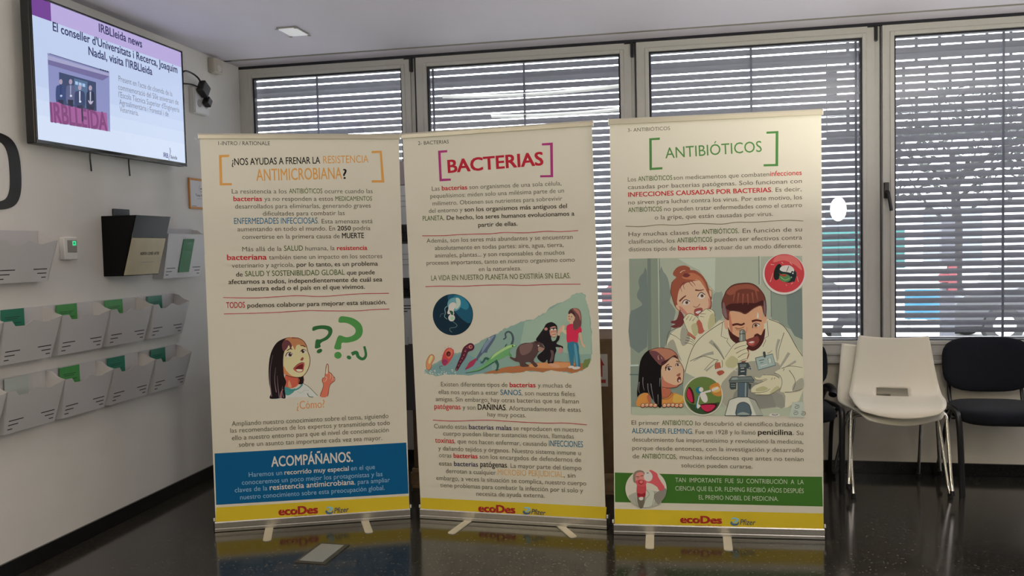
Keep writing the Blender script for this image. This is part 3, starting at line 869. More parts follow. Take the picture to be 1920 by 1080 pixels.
for xx in (0.462, 0.520):
    lb.add([(xx - .012, -0.2882, 0.555), (xx + .012, -0.2882, 0.555), (xx + .012, -0.2882, 0.62), (xx - .012, -0.2882, 0.62), (xx - .025, -0.2882, 0.62), (xx + .025, -0.2882, 0.62), (xx, -0.2882, 0.668)], [[0, 1, 2, 3], [4, 5, 6]], RED)
lb.add([(0.432, -0.2882, 0.52), (0.55, -0.2882, 0.52), (0.55, -0.2882, 0.54), (0.432, -0.2882, 0.54)], [[0, 1, 2, 3]], RED)
lb.build('arrow_sticker', bx)

ns = thing('notice_stand', 'dark floor stand holding papers and black name strips between the first two banners', 'display stand', (1.10, -0.80, 0))
MB().box((-0.36, 0.0, 0.50), (0.40, 0.02, 1.92), mat('stand_grey', (0.09, 0.085, 0.09), 0.5), 0.004).build('board', ns)
MB().box((-0.36, -0.006, 1.79), (0.40, 0.0, 1.92), mat('stand_header', (0.42, 0.35, 0.37), 0.6)).build('header', ns)
for xx in (-0.26, 0.12):
    MB().box((xx - 0.02, 0.022, 0.03), (xx + 0.02, 0.045, 1.70), M_BLKMET, 0.003).box((xx - 0.02, -0.12, 0), (xx + 0.02, 0.10, 0.03), M_BLKMET, 0.004).build('post', ns)
GREYPAP = mat('grey_paper', (0.66, 0.65, 0.67), 0.75, noise=0.08, nscale=9)  # pale grey paper with a faint mottle
for z0, z1, lab in ((1.565, 1.785, 'upper'), (1.262, 1.455, 'middle'), (0.885, 1.145, 'lower')):
    pp = MB()
    if lab == 'lower':      # lower sheet ends in a row of cut tabs
        pp.box((-0.20, -0.010, z0 + 0.04), (0.385, -0.004, z1), GREYPAP)
        for k in range(22):
            x = -0.20 + k * 0.0266
            pp.box((x, -0.011 - 0.002 * (k % 3), z0 - 0.006 * (k % 2)), (x + 0.0235, -0.006, z0 + 0.04), GREYPAP)
        for q in range(6):
            pp.box((0.20, -0.0108, z1 - 0.045 - q * 0.016), (0.37 - 0.02 * q, -0.0101, z1 - 0.040 - q * 0.016), M_INK)
    else:
        pp.box((-0.20, -0.010, z0), (0.385, -0.004, z1), GREYPAP)
        for q in range(3):
            pp.box((-0.18, -0.0108, z1 - 0.06 - q * 0.03), (0.37, -0.0101, z1 - 0.057 - q * 0.03), M_GREYP)
    o = pp.build('paper_sheet')
    o.location = (1.10, -0.80, 0)
    tag(o, '%s white paper sheet on the dark notice stand' % lab, 'paper', 'papers on the notice stand')
for z0, z1, txt, xr in ((1.468, 1.555, 'UNITZ', 0.364), (1.155, 1.250, 'COMITÈ', 0.372)):
    q = MB().box((-0.20, -0.012, z0), (0.385, -0.003, z1), M_BLACK, 0.002)
    V, F, x0, x1 = glyphs(txt, 0.006)
    hgt = 0.024
    q.add([(xr + (x - x1) / CAP * hgt, -0.0125, z0 + 0.022 + y / CAP * hgt) for x, y in V], F, mat('strip_letters', (0.40, 0.38, 0.36), 0.6))
    q.build('name_strip', ns)

# ------------------------------------------------------------------ roll-up banners
def banner(name_label, center, ang, H, quad, feet, rail_roll, paper):
    t = thing('rollup_banner', name_label, 'banner', (center[0], center[1], 0), rad(ang), group='three roll-up banners')
    (bl, br, tr, tl) = quad
    # local axes: x along the banner, -y towards the viewer, z up
    pm = mat('banner_vinyl', (0.80, 0.78, 0.68), 0.5, spec=0.3, bump=0.10, bscale=2.2)
    N = 8
    mb = MB()
    V, F = [], []
    for j in range(N + 1):
        for i in range(N + 1):
            f, g = i / N, j / N
            x = (bl[0] * (1 - f) + br[0] * f) * (1 - g) + (tl[0] * (1 - f) + tr[0] * f) * g
            z = (bl[1] * (1 - f) + br[1] * f) * (1 - g) + (tl[1] * (1 - f) + tr[1] * f) * g
            V.append((x, 0.0, z))
    n1 = N + 1
    V += [(x, 0.0008, z) for x, y, z in V]
    o = n1 * n1
    for j in range(N):
        for i in range(N):
            a = j * n1 + i
            F += [[a, a + 1, a + n1 + 1, a + n1], [o + a, o + a + n1, o + a + n1 + 1, o + a + 1]]
    for i in range(N):
        F += [[i, o + i, o + i + 1, i + 1], [N * n1 + i, N * n1 + i + 1, o + N * n1 + i + 1, o + N * n1 + i], [i * n1, (i + 1) * n1, o + (i + 1) * n1, o + i * n1], [i * n1 + N, o + i * n1 + N, o + (i + 1) * n1 + N, (i + 1) * n1 + N]]
    mb.add(V, F, pm)
    panel = mb.build('graphic_panel', t)
    x0, x1 = bl[0] - 0.004, br[0] + 0.004
    # base cassette: aluminium profile with a groove, black end caps
    prof = [(-0.006, 0.003), (-0.006, 0.016), (-0.003, 0.019), (-0.003, 0.0225), (-0.006, 0.025), (-0.006, 0.048), (-0.002, 0.0525), (0.004, 0.054), (0.07, 0.054), (0.085, 0.045), (0.088, 0.003)]
    MB().prism(prof, 0, x0, x1, M_ALU).build('base_cassette', t)
    for a, b in ((x0 - 0.006, x0), (x1, x1 + 0.006)):
        MB().box((a, -0.007, 0.0025), (b, 0.088, 0.056), M_BLACK, 0.003).box((a - 0.001, 0.0, 0.056), (b + 0.001, 0.012, 0.072), M_WHITEP, 0.002).build('end_cap', t)
    for (xa, ya, xb, yb) in feet:
        dx, dy = xb - xa, -(yb - ya)
        L = math.hypot(dx, dy); ux, uy = dx / L, dy / L; px, py = -uy, ux
        hw = 0.020
        pts = []
        for s_, w_ in ((-0.03, 1), (L - 0.012, 1), (L - 0.004, 0.8), (L, 0.45), (L, -0.45), (L - 0.004, -0.8), (L - 0.012, -1), (-0.03, -1)):
            pts.append((xa + ux * s_ + px * hw * w_, -ya + uy * s_ + py * hw * w_))
        MB().prism(pts, 2, 0.0, 0.004, M_FOOT).build('foot', t)
    # pole behind, top rail
    MB().cyl((0, 0.045, 0.05), ((tl[0] + tr[0]) / 2, 0.022, tl[1] + 0.01), 0.011, M_ALU, 12).build('pole', t)
    rl = MB()
    rp = [(-0.010, 0.0), (-0.010, 0.018), (-0.005, 0.026), (0.008, 0.026), (0.012, 0.018), (0.012, 0.0)]
    rl.prism(rp, 0, -(tr[0] - tl[0]) / 2 - 0.004, (tr[0] - tl[0]) / 2 + 0.004, mat('top_rail_champagne', (0.60, 0.565, 0.46), 0.35, metal=0.25))
    for k in (-1, 1):
        rl.box((k * ((tr[0] - tl[0]) / 2 + 0.004), -0.011, -0.001), (k * ((tr[0] - tl[0]) / 2 + 0.007), 0.013, 0.027), M_WHITEP)
    ro = rl.build('top_rail', t)
    ro.location = ((tl[0] + tr[0]) / 2, 0, (tl[1] + tr[1]) / 2 - 0.002)
    ro.rotation_euler = (0, -math.atan2(tr[1] - tl[1], tr[0] - tl[0]), 0)
    pr = Print(H, lambda u, z, d: (u, -d, z), paper=paper)
    return t, panel, pr

GR, DK, BK = (88, 81, 68), (52, 46, 38), (32, 28, 24)          # body greys and black
CR, RB = (158, 38, 52), (170, 42, 48)                            # crimson, bold red
GN, GN2, TEAL, ORG, NV, MAG = (74, 92, 46), (70, 114, 58), (36, 98, 122), (212, 138, 72), (48, 44, 72), (150, 50, 102)
LW, BW = 0.0, 0.020                                           # light and bold stroke weights

def swirl(P, x0, y0, x1, y1):
    """Two interlocking ribbons of the pharma logo beside its name."""
    def q(a, b): return (x0 + (x1 - x0) * a, y0 + (y1 - y0) * b)
    w_ = (x1 - x0)
    P.poly((118, 160, 168), [q(.15, .22), q(.30, .02), q(.75, .06), q(.98, .22), q(.92, .42), q(.62, .50), q(.40, .62), q(.52, .40), q(.70, .30), q(.45, .20)], 3)
    P.poly((66, 92, 110), [q(.02, .60), q(.22, .48), q(.30, .66), q(.52, .76), q(.80, .72), q(.96, .52), q(1.0, .70), q(.82, .95), q(.40, 1.0), q(.10, .86)], 3)
    P.line((118, 160, 168), [q(.38, .64), q(.62, .58), q(.86, .44)], w_ * .10)
def ecodes(P, p0, p1, cap, red=(140, 40, 34)):
    P.text(p0, p1, cap, [('ecoDes', red, 0.045)])
    # stencil cuts through the letters
    L = p1[0] - p0[0]
    keep, P.paper = P.paper, BANDP
    for f in (0.09, 0.43, 0.755):
        x = p0[0] + L * f; y = p0[1] + (p1[1] - p0[1]) * f
        P.line(YEL, [(x, y - cap * .50), (x + cap * .03, y - cap * .95)], cap * .08, sm=1)
    P.paper = keep
YEL, BANDP = (147, 124, 27), (149, 140, 118)

# ================================================================== banner one
PAPER = (186, 178, 158)
t1, g1_, P = banner('roll-up banner asking for help against antimicrobial resistance, blue band at its foot', (1.06914, -1.35918), 20.0452,
    [[0.002500154, -8.724546e-05, -1.385707], [-0.000184964, -0.00259661, 2.665957], [-8.814385e-05, -2.486419e-05, 1.0]],
    [(-0.4894, 0.050), (0.4954, 0.050), (0.4976, 1.9970), (-0.4908, 2.0020)],
    [(-0.225, 0.0, -0.212, 0.200), (0.262, 0.0, 0.286, 0.192)], 0, PAPER)
# colour band
P.crop(380, 560, 2.25)
P.paper = BANDP
P.poly((8, 60, 85), [(50, 653), (859, 607), (868.5, 822), (57, 870)], 1)
P.poly(YEL, [(57, 881), (868.8, 832), (873, 888), (55, 942)], 1)
P.build('colour_band', g1_); P.new(); P.paper = PAPER
# lettering
P.crop(360, 230, 2.769)
P.text((137, 117), (405, 117), 20, [('1-INTRO / RATIONALE', DK, LW)])
ob = [((140, 167), (194, 167)), ((140, 160.5), (145, 326)), ((138, 319.5), (208, 319.5))]
P.poly(ORG, [(140, 168), (193, 166), (193, 178), (154, 180), (158, 314), (207, 314), (207, 325), (144, 326)], 1)
P.poly(ORG, [(932, 147), (985, 145), (999, 311), (933, 311), (933, 299), (984, 299), (975, 157), (933, 159)], 1)
P.text((207, 221), (917, 207), 35, [('¿NOS AYUDAS A FRENAR LA ', BK, 0.012, 1, (207, 662)), ('RESISTENCIA', ORG, 0.0, 1.1, (678, 917))])
P.text((335, 302), (805, 291), 60, [('ANTIMICROBIANA', ORG, 0.006, 1, (335, 780)), ('?', BK, 0.01, .85, (785, 805))])
def L(y0, y1, x0, x1, *segs, cap=23, **k): P.text((x0, y0), (x1, y1), cap, [s if len(s) > 2 else (*s, LW) for s in segs], **k)
L(368, 366, 207, 938, ('La resistencia a los ', GR), ('ANTIBIÓTICOS', GN, 0.007, 1.08, (500, 673)), (' ocurre cuando las', GR))
L(407, 405, 215, 935, ('bacterias', RB, BW, 1.05, (215, 361)), (' ya no responden a estos ', GR), ('MEDICAMENTOS', GN, 0.007, 1.0, (741, 935)))
L(446, 441, 224, 928, ('desarrollados para eliminarlas, generando graves', GR))
L(483, 480, 368, 793, ('dificultades para combatir las', GR))
L(526, 522, 219, 938, ('ENFERMEDADES INFECCIOSAS', TEAL, 0.004, 1.35, (219, 648)), ('. Esta amenaza está', GR))
L(564, 558, 237, 926, ('aumentando en todo el mundo. En ', GR), ('2050', DK, BW), (' podría', GR))
L(604, 599, 261, 893, ('convertirse en la primera causa de ', GR), ('MUERTE', BK, 0.016, 1.2, (777, 893)))
L(668, 660, 261, 910, ('Más allá de la ', GR), ('SALUD', GN, 0.007, 1.15, (475, 573)), (' humana, la ', GR), ('resistencia', RB, BW, 1.0, (750, 910)))
L(713, 703, 182, 988, ('bacteriana', RB, 0.022, 1.18, (182, 384)), (' también tiene un impacto en los sectores', GR))
L(753, 742, 207, 965, ('veterinario y agrícola, ', GR), ('por lo tanto, es un problema', DK, 0.010))
L(799, 787, 229, 949, ('de ', DK, .01), ('SALUD Y SOSTENIBILIDAD GLOBAL', GN, 0.007, 1.2, (275, 790)), (' que puede', DK, .01))
L(838, 824, 190, 988, ('afectarnos a todos, independientemente de cuál sea', DK, .012))
L(873, 862, 286, 898, ('nuestra edad o el país en el que vivimos.', DK, .012))
P.line(CR, [(162, 908), (320, 910), (420, 905), (550, 898), (640, 902), (720, 900), (860, 889), (1022, 886)], 3.4)
P.line(CR, [(166, 993), (300, 990), (440, 985), (530, 979), (610, 975), (700, 977), (860, 977), (930, 971), (1025, 967)], 3.4)
L(963, 942, 178, 1010, ('TODOS', CR, 0.01, 1.3, (178, 273)), (' podemos colaborar para mejorar esta situación.', DK, .012))
P.crop(380, 560, 2.25)
P.text((397, 466), (515, 459), 33, [('¿Cómo?', (206, 126, 72), -0.004)])
def L2(y0, y1, x0, x1, *segs, cap=19.5, **k): P.text((x0, y0), (x1, y1), cap, [s if len(s) > 2 else (*s, LW) for s in segs], **k)
L2(537, 503, 123, 784, ('Ampliando nuestro conocimiento sobre el tema, siguiendo', GR))
L2(566, 532, 117, 790, ('las recomendaciones de los expertos y transmitiendo todo', GR))
L2(597, 562, 124, 785, ('ello a nuestro entorno para que el nivel de concienciación', GR))
L2(625, 596, 153, 757, ('sobre un asunto tan importante cada vez sea mayor.', GR))
WT, PB = (186, 180, 166), (128, 158, 176)
P.text((290, 709), (634, 687), 42, [('ACOMPÁÑANOS.', WT, 0.016)])
L2(752, 718, 195, 727, ('Haremos un ', PB), ('recorrido muy especial', WT, .010, 1, (343, 615)), (' en el que', PB))
L2(785, 748, 166, 759, ('conoceremos un poco mejor los protagonistas y las', PB))
L2(817, 773, 136, 790, ('claves de la ', PB), ('resistencia antimicrobiana', WT, .012, 1.15, (280, 636)), (', para ampliar', PB))
L2(847, 806, 159, 768, ('nuestro conocimiento sobre esta preocupación global.', PB))
ecodes(P, (320, 913), (487, 904), 32)
P.text((386, 921), (480, 915), 8, [('tiempo de actuar', (140, 60, 40), 0.0)])
swirl(P, 517, 876, 551, 909)
P.text((555, 905), (615, 899), 22, [('Pfizer', (60, 66, 78), 0.012)], shear=0.18)
P.build('lettering', g1_); P.new()
# drawing: a girl with one finger raised and three question marks
P.crop(480, 580, 5.143); P.paper = (166, 156, 131)
GA, GB, GC = (40, 82, 42), (64, 114, 54), (44, 90, 46)
P.poly(GA, [(548, 172), (600, 157), (670, 155), (720, 170), (738, 205), (725, 250), (690, 290), (640, 315), (620, 335), (622, 364), (572, 378), (570, 340), (580, 292), (620, 290), (670, 265), (697, 230), (690, 203), (650, 190), (600, 192), (548, 208)], 3)
P.ell(GA, (612, 402), 28, 19, -28)
P.poly(GB, [(812, 70), (880, 72), (950, 92), (1010, 140), (1030, 200), (1015, 260), (960, 303), (880, 322), (826, 325), (818, 383), (757, 380), (767, 325), (800, 252), (870, 269), (930, 254), (960, 220), (953, 182), (910, 147), (860, 129), (797, 124)], 3)
P.ell(GB, (790, 443), 35, 33)
P.line(GC, [(922, 432), (968, 416), (985, 455), (1020, 478), (1048, 468), (1060, 430), (1044, 356)], 36, 22)
P.ell(GC, (897, 464), 23, 18, 25)
HAIR, SKIN, SKD, OUT = (28, 20, 19), (196, 158, 112), (160, 76, 55), (60, 26, 18)
P.poly(HAIR, [(395, 640), (458, 645), (456, 715), (415, 722), (408, 690)], 2)
P.poly(SKD, [(285, 630), (408, 650), (412, 722), (350, 760), (276, 745)], 2)
P.poly((196, 120, 84), [(318, 680), (345, 745), (330, 755), (308, 740)], 2)
P.poly((166, 176, 150), [(134, 860), (150, 802), (185, 778), (278, 748), (350, 768), (424, 742), (456, 715), (500, 742), (556, 796), (596, 832), (580, 844), (500, 846), (330, 850), (285, 857)], 2)
P.poly((96, 128, 122), [(140, 858), (155, 805), (190, 782), (235, 775), (240, 857)], 2)
P.poly((62, 118, 106), [(276, 748), (345, 768), (380, 762), (360, 800), (310, 830), (280, 812)], 3)
P.line((58, 110, 100), [(276, 762), (345, 782), (410, 762), (450, 722)], 14)
P.line((50, 80, 56), [(456, 715), (505, 744), (558, 796), (594, 832)], 5)
P.line((50, 80, 56), [(496, 808), (512, 840), (552, 846)], 7)
P.line((130, 150, 124), [(400, 790), (432, 806), (470, 780), (510, 784)], 4)
P.poly(SKIN, [(268, 430), (295, 370), (345, 330), (420, 320), (480, 345), (498, 400), (520, 470), (515, 540), (490, 600), (450, 645), (400, 655), (340, 648), (290, 632), (266, 605)], 4)
P.poly((168, 106, 66), [(266, 545), (292, 590), (345, 640), (400, 655), (340, 650), (290, 634), (264, 610)], 3)
P.poly(HAIR, [(330, 268), (262, 285), (200, 322), (155, 392), (130, 480), (121, 600), (128, 720), (146, 800), (133, 860), (215, 858), (232, 852), (285, 856), (276, 760), (292, 700), (270, 640), (262, 520), (268, 430), (292, 370), (320, 320), (350, 290)], 3)
P.poly((150, 98, 62), [(288, 284), (340, 268), (405, 276), (455, 302), (482, 345), (482, 368), (440, 352), (412, 340), (388, 352), (374, 392), (352, 350), (332, 388), (318, 344), (298, 378), (270, 400), (262, 330)], 3)
P.poly((84, 46, 46), [(270, 300), (312, 300), (345, 345), (332, 388), (318, 344), (298, 378), (266, 404), (250, 350)], 3)
for a in ([(150, 840), (136, 700), (140, 560), (162, 440)], [(196, 800), (180, 680), (190, 560)], [(226, 850), (212, 740), (205, 640)], [(266, 850), (252, 790), (256, 740)]):
    P.line((104, 84, 86), a, 9, 2)
P.line((150, 96, 84), [(240, 852), (244, 800), (262, 770)], 16, 4)
P.line(OUT, [(345, 276), (400, 276), (452, 300), (484, 345), (498, 400), (520, 470), (515, 540), (490, 600), (450, 646), (400, 656), (340, 650), (288, 634)], 6)
P.line(OUT, [(408, 655), (412, 720)], 5); P.line(OUT, [(455, 655), (456, 712)], 5)
P.line(OUT, [(300, 398), (330, 380), (350, 386)], 8); P.line(OUT, [(430, 352), (455, 350), (474, 362)], 7)
P.ell((214, 198, 168), (322, 438), 36, 22, -14); P.ell((52, 34, 22), (330, 436), 17, 19); P.ell((225, 215, 190), (338, 426), 6, 6)
P.line(OUT, [(286, 452), (298, 424), (326, 412), (356, 434)], 9, 4)
P.ell((214, 198, 168), (460, 405), 27, 19, 14); P.ell((52, 34, 22), (454, 405), 14, 17); P.ell((225, 215, 190), (460, 397), 5, 5)
P.line(OUT, [(430, 408), (446, 388), (470, 388), (486, 404)], 8, 4)
P.poly((120, 62, 44), [(428, 486), (446, 462), (460, 470), (452, 490), (436, 494)], 3)
P.poly((150, 70, 60), [(362, 572), (400, 535), (440, 514), (467, 520), (462, 560), (452, 600), (410, 608), (375, 592)], 3)
P.poly((92, 28, 26), [(378, 570), (412, 540), (448, 526), (456, 540), (446, 578), (400, 584)], 3)
P.poly((208, 170, 130), [(388, 578), (446, 580), (440, 598), (405, 600)], 3)
P.line(OUT, [(360, 572), (398, 534), (438, 514), (466, 518)], 5)
P.poly((172, 92, 68), [(618, 838), (650, 738), (638, 690), (644, 664), (664, 650), (674, 562), (685, 527), (698, 540), (702, 600), (722, 614), (742, 640), (760, 662), (758, 690), (736, 706), (710, 742), (692, 838)], 3)
P.poly((218, 172, 128), [(672, 614), (680, 560), (687, 532), (694, 545), (694, 612), (684, 624)], 3)
for a in ([(664, 650), (684, 660), (670, 692), (650, 692)], [(712, 618), (722, 640), (712, 672)], [(738, 638), (742, 660), (730, 690)], [(757, 664), (752, 690)]):
    P.line((214, 160, 120), a, 6, 3)
P.line(OUT, [(618, 838), (650, 738), (638, 690), (644, 664), (664, 650), (674, 562), (685, 527), (698, 540), (702, 600), (722, 614), (742, 640), (761, 664), (757, 692), (734, 708), (710, 742), (692, 838)], 4)
P.build('illustration', g1_)

# ================================================================== banner two
t2, g2_, P = banner('roll-up banner headed bacterias with a picture of evolution, leaning slightly', (2.09125, -1.20902), -3.15344,
    [[0.00323492, -7.652954e-05, -3.030607], [0.0001907781, -0.003179636, 2.939891], [0.0001857221, -3.887988e-05, 1.0]],
    [(-0.4968, 0.050), (0.4857, 0.050), (0.4528, 2.0080), (-0.5386, 2.0000)],
    [(-0.238, 0.02, -0.263, 0.208), (0.262, 0.01, 0.350, 0.150)], 0, PAPER)
P.crop(760, 520, 2.16)
P.paper = BANDP
P.poly(YEL, [(63, 892), (815, 930), (812, 978), (62, 938)], 1)
P.build('colour_band', g2_); P.new(); P.paper = PAPER
P.crop(740, 210, 3.0854)
P.text((136, 191), (313, 182), 21, [('2- BACTERIAS', DK, LW)])
P.poly(MAG, [(251, 224), (304, 220), (304, 233), (266, 236), (273, 386), (325, 385), (325, 397), (260, 401)], 1)
P.poly(MAG, [(852, 181), (915, 177), (917, 377), (842, 378), (842, 366), (902, 365), (899, 192), (852, 194)], 1)
P.text((308, 352), (862, 306), 74, [('BACTERIAS', (160, 34, 48), 0.026)])
L(456, 424, 216, 965, ('Las ', GR), ('bacterias', RB, BW, 1.05, (275, 426)), (' son organismos de una sola célula,', GR), cap=25)
L(499, 466, 207, 980, ('pequeñísimos: miden solo una milésima parte de un', GR), cap=25)
L(541, 512, 220, 970, ('milímetro. Obtienen sus nutrientes para sobrevivir', GR), cap=25)
L(584, 555, 198, 997, ('del entorno y ', GR), ('son los organismos más antiguos del', DK, .012, 1, (411, 997)), cap=25)
L(629, 599, 163, 1040, ('PLANETA', GN, 0.007, 1.1, (163, 285)), ('. De hecho, los seres humanos evolucionamos a', DK, .012), cap=25)
L(665, 657, 484, 711, ('partir de ellas.', DK, .012), cap=25)
P.line(CR, [(160, 716), (280, 715), (380, 709), (470, 706), (560, 704), (640, 697), (760, 699), (880, 690), (960, 692), (1062, 686)], 4)
L(757, 734, 185, 1030, ('Además, son los seres más abundantes y se encuentran', GR), cap=25)
L(799, 780, 233, 977, ('absolutamente en todas partes: aire, agua, tierra,', GR), cap=25)
L(842, 824, 233, 983, ('animales, plantas... y son responsables de muchos', GR), cap=25)
L(885, 866, 185, 1042, ('procesos importantes, tanto en nuestro organismo como', GR), cap=25)
L(921, 916, 487, 733, ('en la naturaleza.', GR), cap=25)
L(975, 961, 212, 1017, ('LA VIDA EN NUESTRO PLANETA NO EXISTIRÍA SIN ELLAS.', (84, 92, 52), 0.004), cap=30)
P.line(CR, [(178, 1010), (280, 1007), (400, 1008), (500, 1003), (640, 1000), (760, 1003), (900, 997), (1075, 996)], 4)
P.crop(760, 520, 2.16)
L(441, 447, 145, 673, ('Existen diferentes tipos de ', GR), ('bacterias', RB, BW, 1.05, (428, 532)), (' y muchas de', GR), cap=18)
L(472, 481, 135, 687, ('ellas nos ayudan a estar ', GR), ('SANOS', TEAL, .006, 1.2, (391, 475)), (', son nuestras fieles', GR), cap=18)
L(501, 511, 124, 703, ('amigas. Sin embargo, hay otras bacterias que se llaman', GR), cap=18)
L(532, 545, 118, 711, ('patógenas', RB, .010, 1.2, (118, 228)), (' y son ', GR), ('DAÑINAS', BK, .016, 1.25, (299, 413)), ('. Afortunadamente de estas', GR), cap=18)
L(563, 567, 333, 489, ('hay muy pocas.', GR), cap=18)
P.line(CR, [(112, 578), (200, 582), (330, 578), (420, 583), (560, 590), (650, 590), (735, 597)], 2.8)
L(611, 626, 117, 720, ('Cuando estas ', GR), ('bacterias malas', NV, .014, 1.05, (263, 437)), (' se reproducen en nuestro', GR), cap=18)
L(640, 653, 154, 683, ('cuerpo pueden liberar sustancias nocivas, llamadas', GR), cap=18)
L(669, 688, 121, 720, ('toxinas', RB, .010, 1.2, (121, 201)), (', que nos hacen enfermar, causando ', GR), ('INFECCIONES', TEAL, .006, 1.3, (587, 720)), cap=18)
L(700, 720, 134, 711, ('y dañando tejidos y órganos. Nuestro sistema inmune u', GR), cap=18)
L(728, 748, 137, 712, ('otras ', GR), ('bacterias', RB, BW, 1.05, (198, 298)), (' son los encargados de defendernos de', GR), cap=18)
L(761, 781, 137, 714, ('estas ', GR), ('bacterias', NV, .014, 1.05, (200, 300)), (' ', GR, 0) if False else ('patógenas', BK, .010, 1.25, (309, 418)), ('. La mayor parte del tiempo', GR), cap=18)
L(792, 811, 165, 689, ('derrotan a cualquier ', GR), ('MICROBIO PERJUDICIAL', (202, 148, 88), -0.006, 1.3, (380, 642)), (', sin', GR), cap=18)
L(820, 843, 126, 733, ('embargo, a veces la situación se complica, nuestro cuerpo', GR), cap=18)
L(849, 872, 142, 720, ('tiene problemas para combatir la infección por sí solo y', GR), cap=18)
L(884, 892, 288, 565, ('necesita de ayuda externa.', GR), cap=18)
ecodes(P, (296, 948), (446, 955), 29)
swirl(P, 475, 929, 508, 960)
P.text((510, 957), (566, 963), 20, [('Pfizer', (60, 66, 78), 0.012)], shear=0.18)
P.build('lettering', g2_); P.new()
# drawing: from a bacterium to a girl, and a round inset
P.crop(780, 540, 6.353); P.paper = (154, 142, 121)
edge = [(85, 990), (140, 960), (190, 920), (300, 862), (440, 782), (540, 762), (690, 682), (760, 640), (850, 592), (970, 540), (1040, 490), (1120, 462), (1200, 420), (1290, 392), (1402, 374), (1462, 336), (1562, 276), (1612, 216), (1692, 186), (1792, 150), (1862, 82), (1962, 50), (2017, 80), (2024, 140), (2052, 222), (2067, 305), (2092, 520), (2098, 780), (2082, 860), (2052, 930), (1982, 982), (1862, 1020), (1762, 1000), (1612, 985), (1512, 1005), (1322, 990), (1242, 1015), (1062, 1012), (932, 1025), (792, 1020), (620, 1040), (400, 1030), (230, 1045), (100, 1015)]
def rough(pts, n=4, j=7):
    o = []
    for i, p in enumerate(pts):
        q = pts[(i + 1) % len(pts)]
        for k in range(n):
            f = k / n
            o.append((p[0] + (q[0] - p[0]) * f + random.uniform(-j, j), p[1] + (q[1] - p[1]) * f + random.uniform(-j, j)))
    return o
P.poly((103, 120, 105), rough(edge), 1)
P.poly((117, 130, 109), rough([(1240, 660), (1300, 400), (1402, 380), (1562, 282), (1692, 192), (1792, 156), (1862, 90), (1962, 58), (2012, 86), (2046, 225), (2086, 520), (2090, 780), (1900, 800), (1500, 700)], 4, 5), 1)
P.poly((92, 114, 108), rough([(120, 985), (300, 880), (560, 770), (900, 900), (900, 1010), (620, 1030), (240, 1035)], 3, 5), 1)
P.poly((132, 80, 48), rough([(792, 1016), (920, 985), (1062, 945), (1212, 922), (1412, 890), (1612, 880), (1762, 876), (1912, 890), (2060, 890), (2046, 935), (1982, 978), (1862, 1014), (1762, 996), (1612, 982), (1512, 1000), (1322, 988), (1242, 1010), (1062, 1008), (932, 1020)], 3, 5), 1)
P.poly((166, 106, 66), [(1300, 925), (1500, 890), (1760, 885), (1900, 900), (1780, 950), (1500, 955)], 4)
P.poly((84, 92, 50), rough([(1980, 900), (2020, 850), (2082, 840), (2058, 930), (1990, 968)], 4, 8), 1)
for k in range(46): P.ell((168, 174, 166), (random.uniform(95, 480), 1005 + random.uniform(-36, 36)), random.uniform(3, 10), random.uniform(3, 9), 0, 8)
P.ell((16, 32, 40), (440, 317), 240, 246, 0, 56)
P.poly((24, 62, 74), [(450, 78), (560, 105), (650, 200), (672, 330), (640, 420), (560, 380), (480, 300), (400, 200), (380, 90)], 4)
P.poly((36, 88, 100), [(470, 84), (560, 112), (630, 200), (600, 260), (520, 220), (450, 150)], 4)
P.ell((78, 116, 116), (455, 195), 80, 80); P.poly((142, 150, 128), [(478, 118), (520, 130), (532, 180), (510, 230), (470, 250), (480, 180)], 4)
P.poly((160, 176, 138), [(388, 240), (398, 195), (440, 170), (476, 186), (470, 230), (450, 262), (455, 310), (430, 322), (402, 310), (380, 285)], 4)
P.ell((160, 176, 138), (425, 355), 40, 42); P.ell((122, 148, 110), (432, 362), 20, 22)
P.ell((190, 196, 168), (388, 292), 14, 20); P.poly((30, 62, 44), [(400, 270), (440, 280), (442, 320), (420, 316)], 3)
P.line((110, 130, 118), [(372, 216), (345, 245), (350, 300), (340, 340), (372, 372)], 8, 5)
P.line((90, 110, 104), [(332, 306), (300, 312), (286, 348)], 3); P.line((96, 112, 100), [(440, 400), (488, 440), (470, 468), (408, 478), (410, 512), (432, 524)], 4)
P.poly((196, 104, 66), [(185, 790), (215, 810), (216, 850), (188, 900), (182, 950), (150, 978), (125, 950), (123, 885), (150, 820)], 4)
P.poly((222, 146, 100), [(178, 806), (200, 820), (182, 870), (160, 905), (150, 870)], 4)
P.line((92, 40, 24), smooth_line([(185, 790), (215, 810), (216, 850), (188, 900), (182, 950), (150, 978), (125, 950), (123, 885), (150, 820)], 4, True) + [(185, 790)], 4, sm=1)
P.poly((150, 52, 50), [(385, 712), (440, 730), (452, 780), (420, 850), (370, 910), (335, 926), (308, 890), (312, 830), (340, 750)], 4)
P.poly((190, 82, 62), [(390, 722), (432, 738), (436, 780), (400, 840), (370, 820), (350, 770)], 4)
P.poly((116, 40, 66), [(322, 850), (376, 862), (360, 910), (335, 922), (312, 890)], 4)
P.ell((58, 20, 20), (388, 785), 27, 31); P.ell((100, 34, 30), (392, 790), 15, 18)
P.line((60, 30, 40), [(318, 930), (286, 932), (284, 955), (298, 964)], 5)
for a in range(0, 360, 30):
    P.line((130, 70, 60), [(384 + 66 * cos(rad(a)), 800 + 95 * sin(rad(a))), (384 + 82 * cos(rad(a)), 800 + 114 * sin(rad(a)))], 3, sm=1)
wp = smooth_line([(650, 702), (596, 735), (562, 820), (524, 890), (486, 968)], 6)
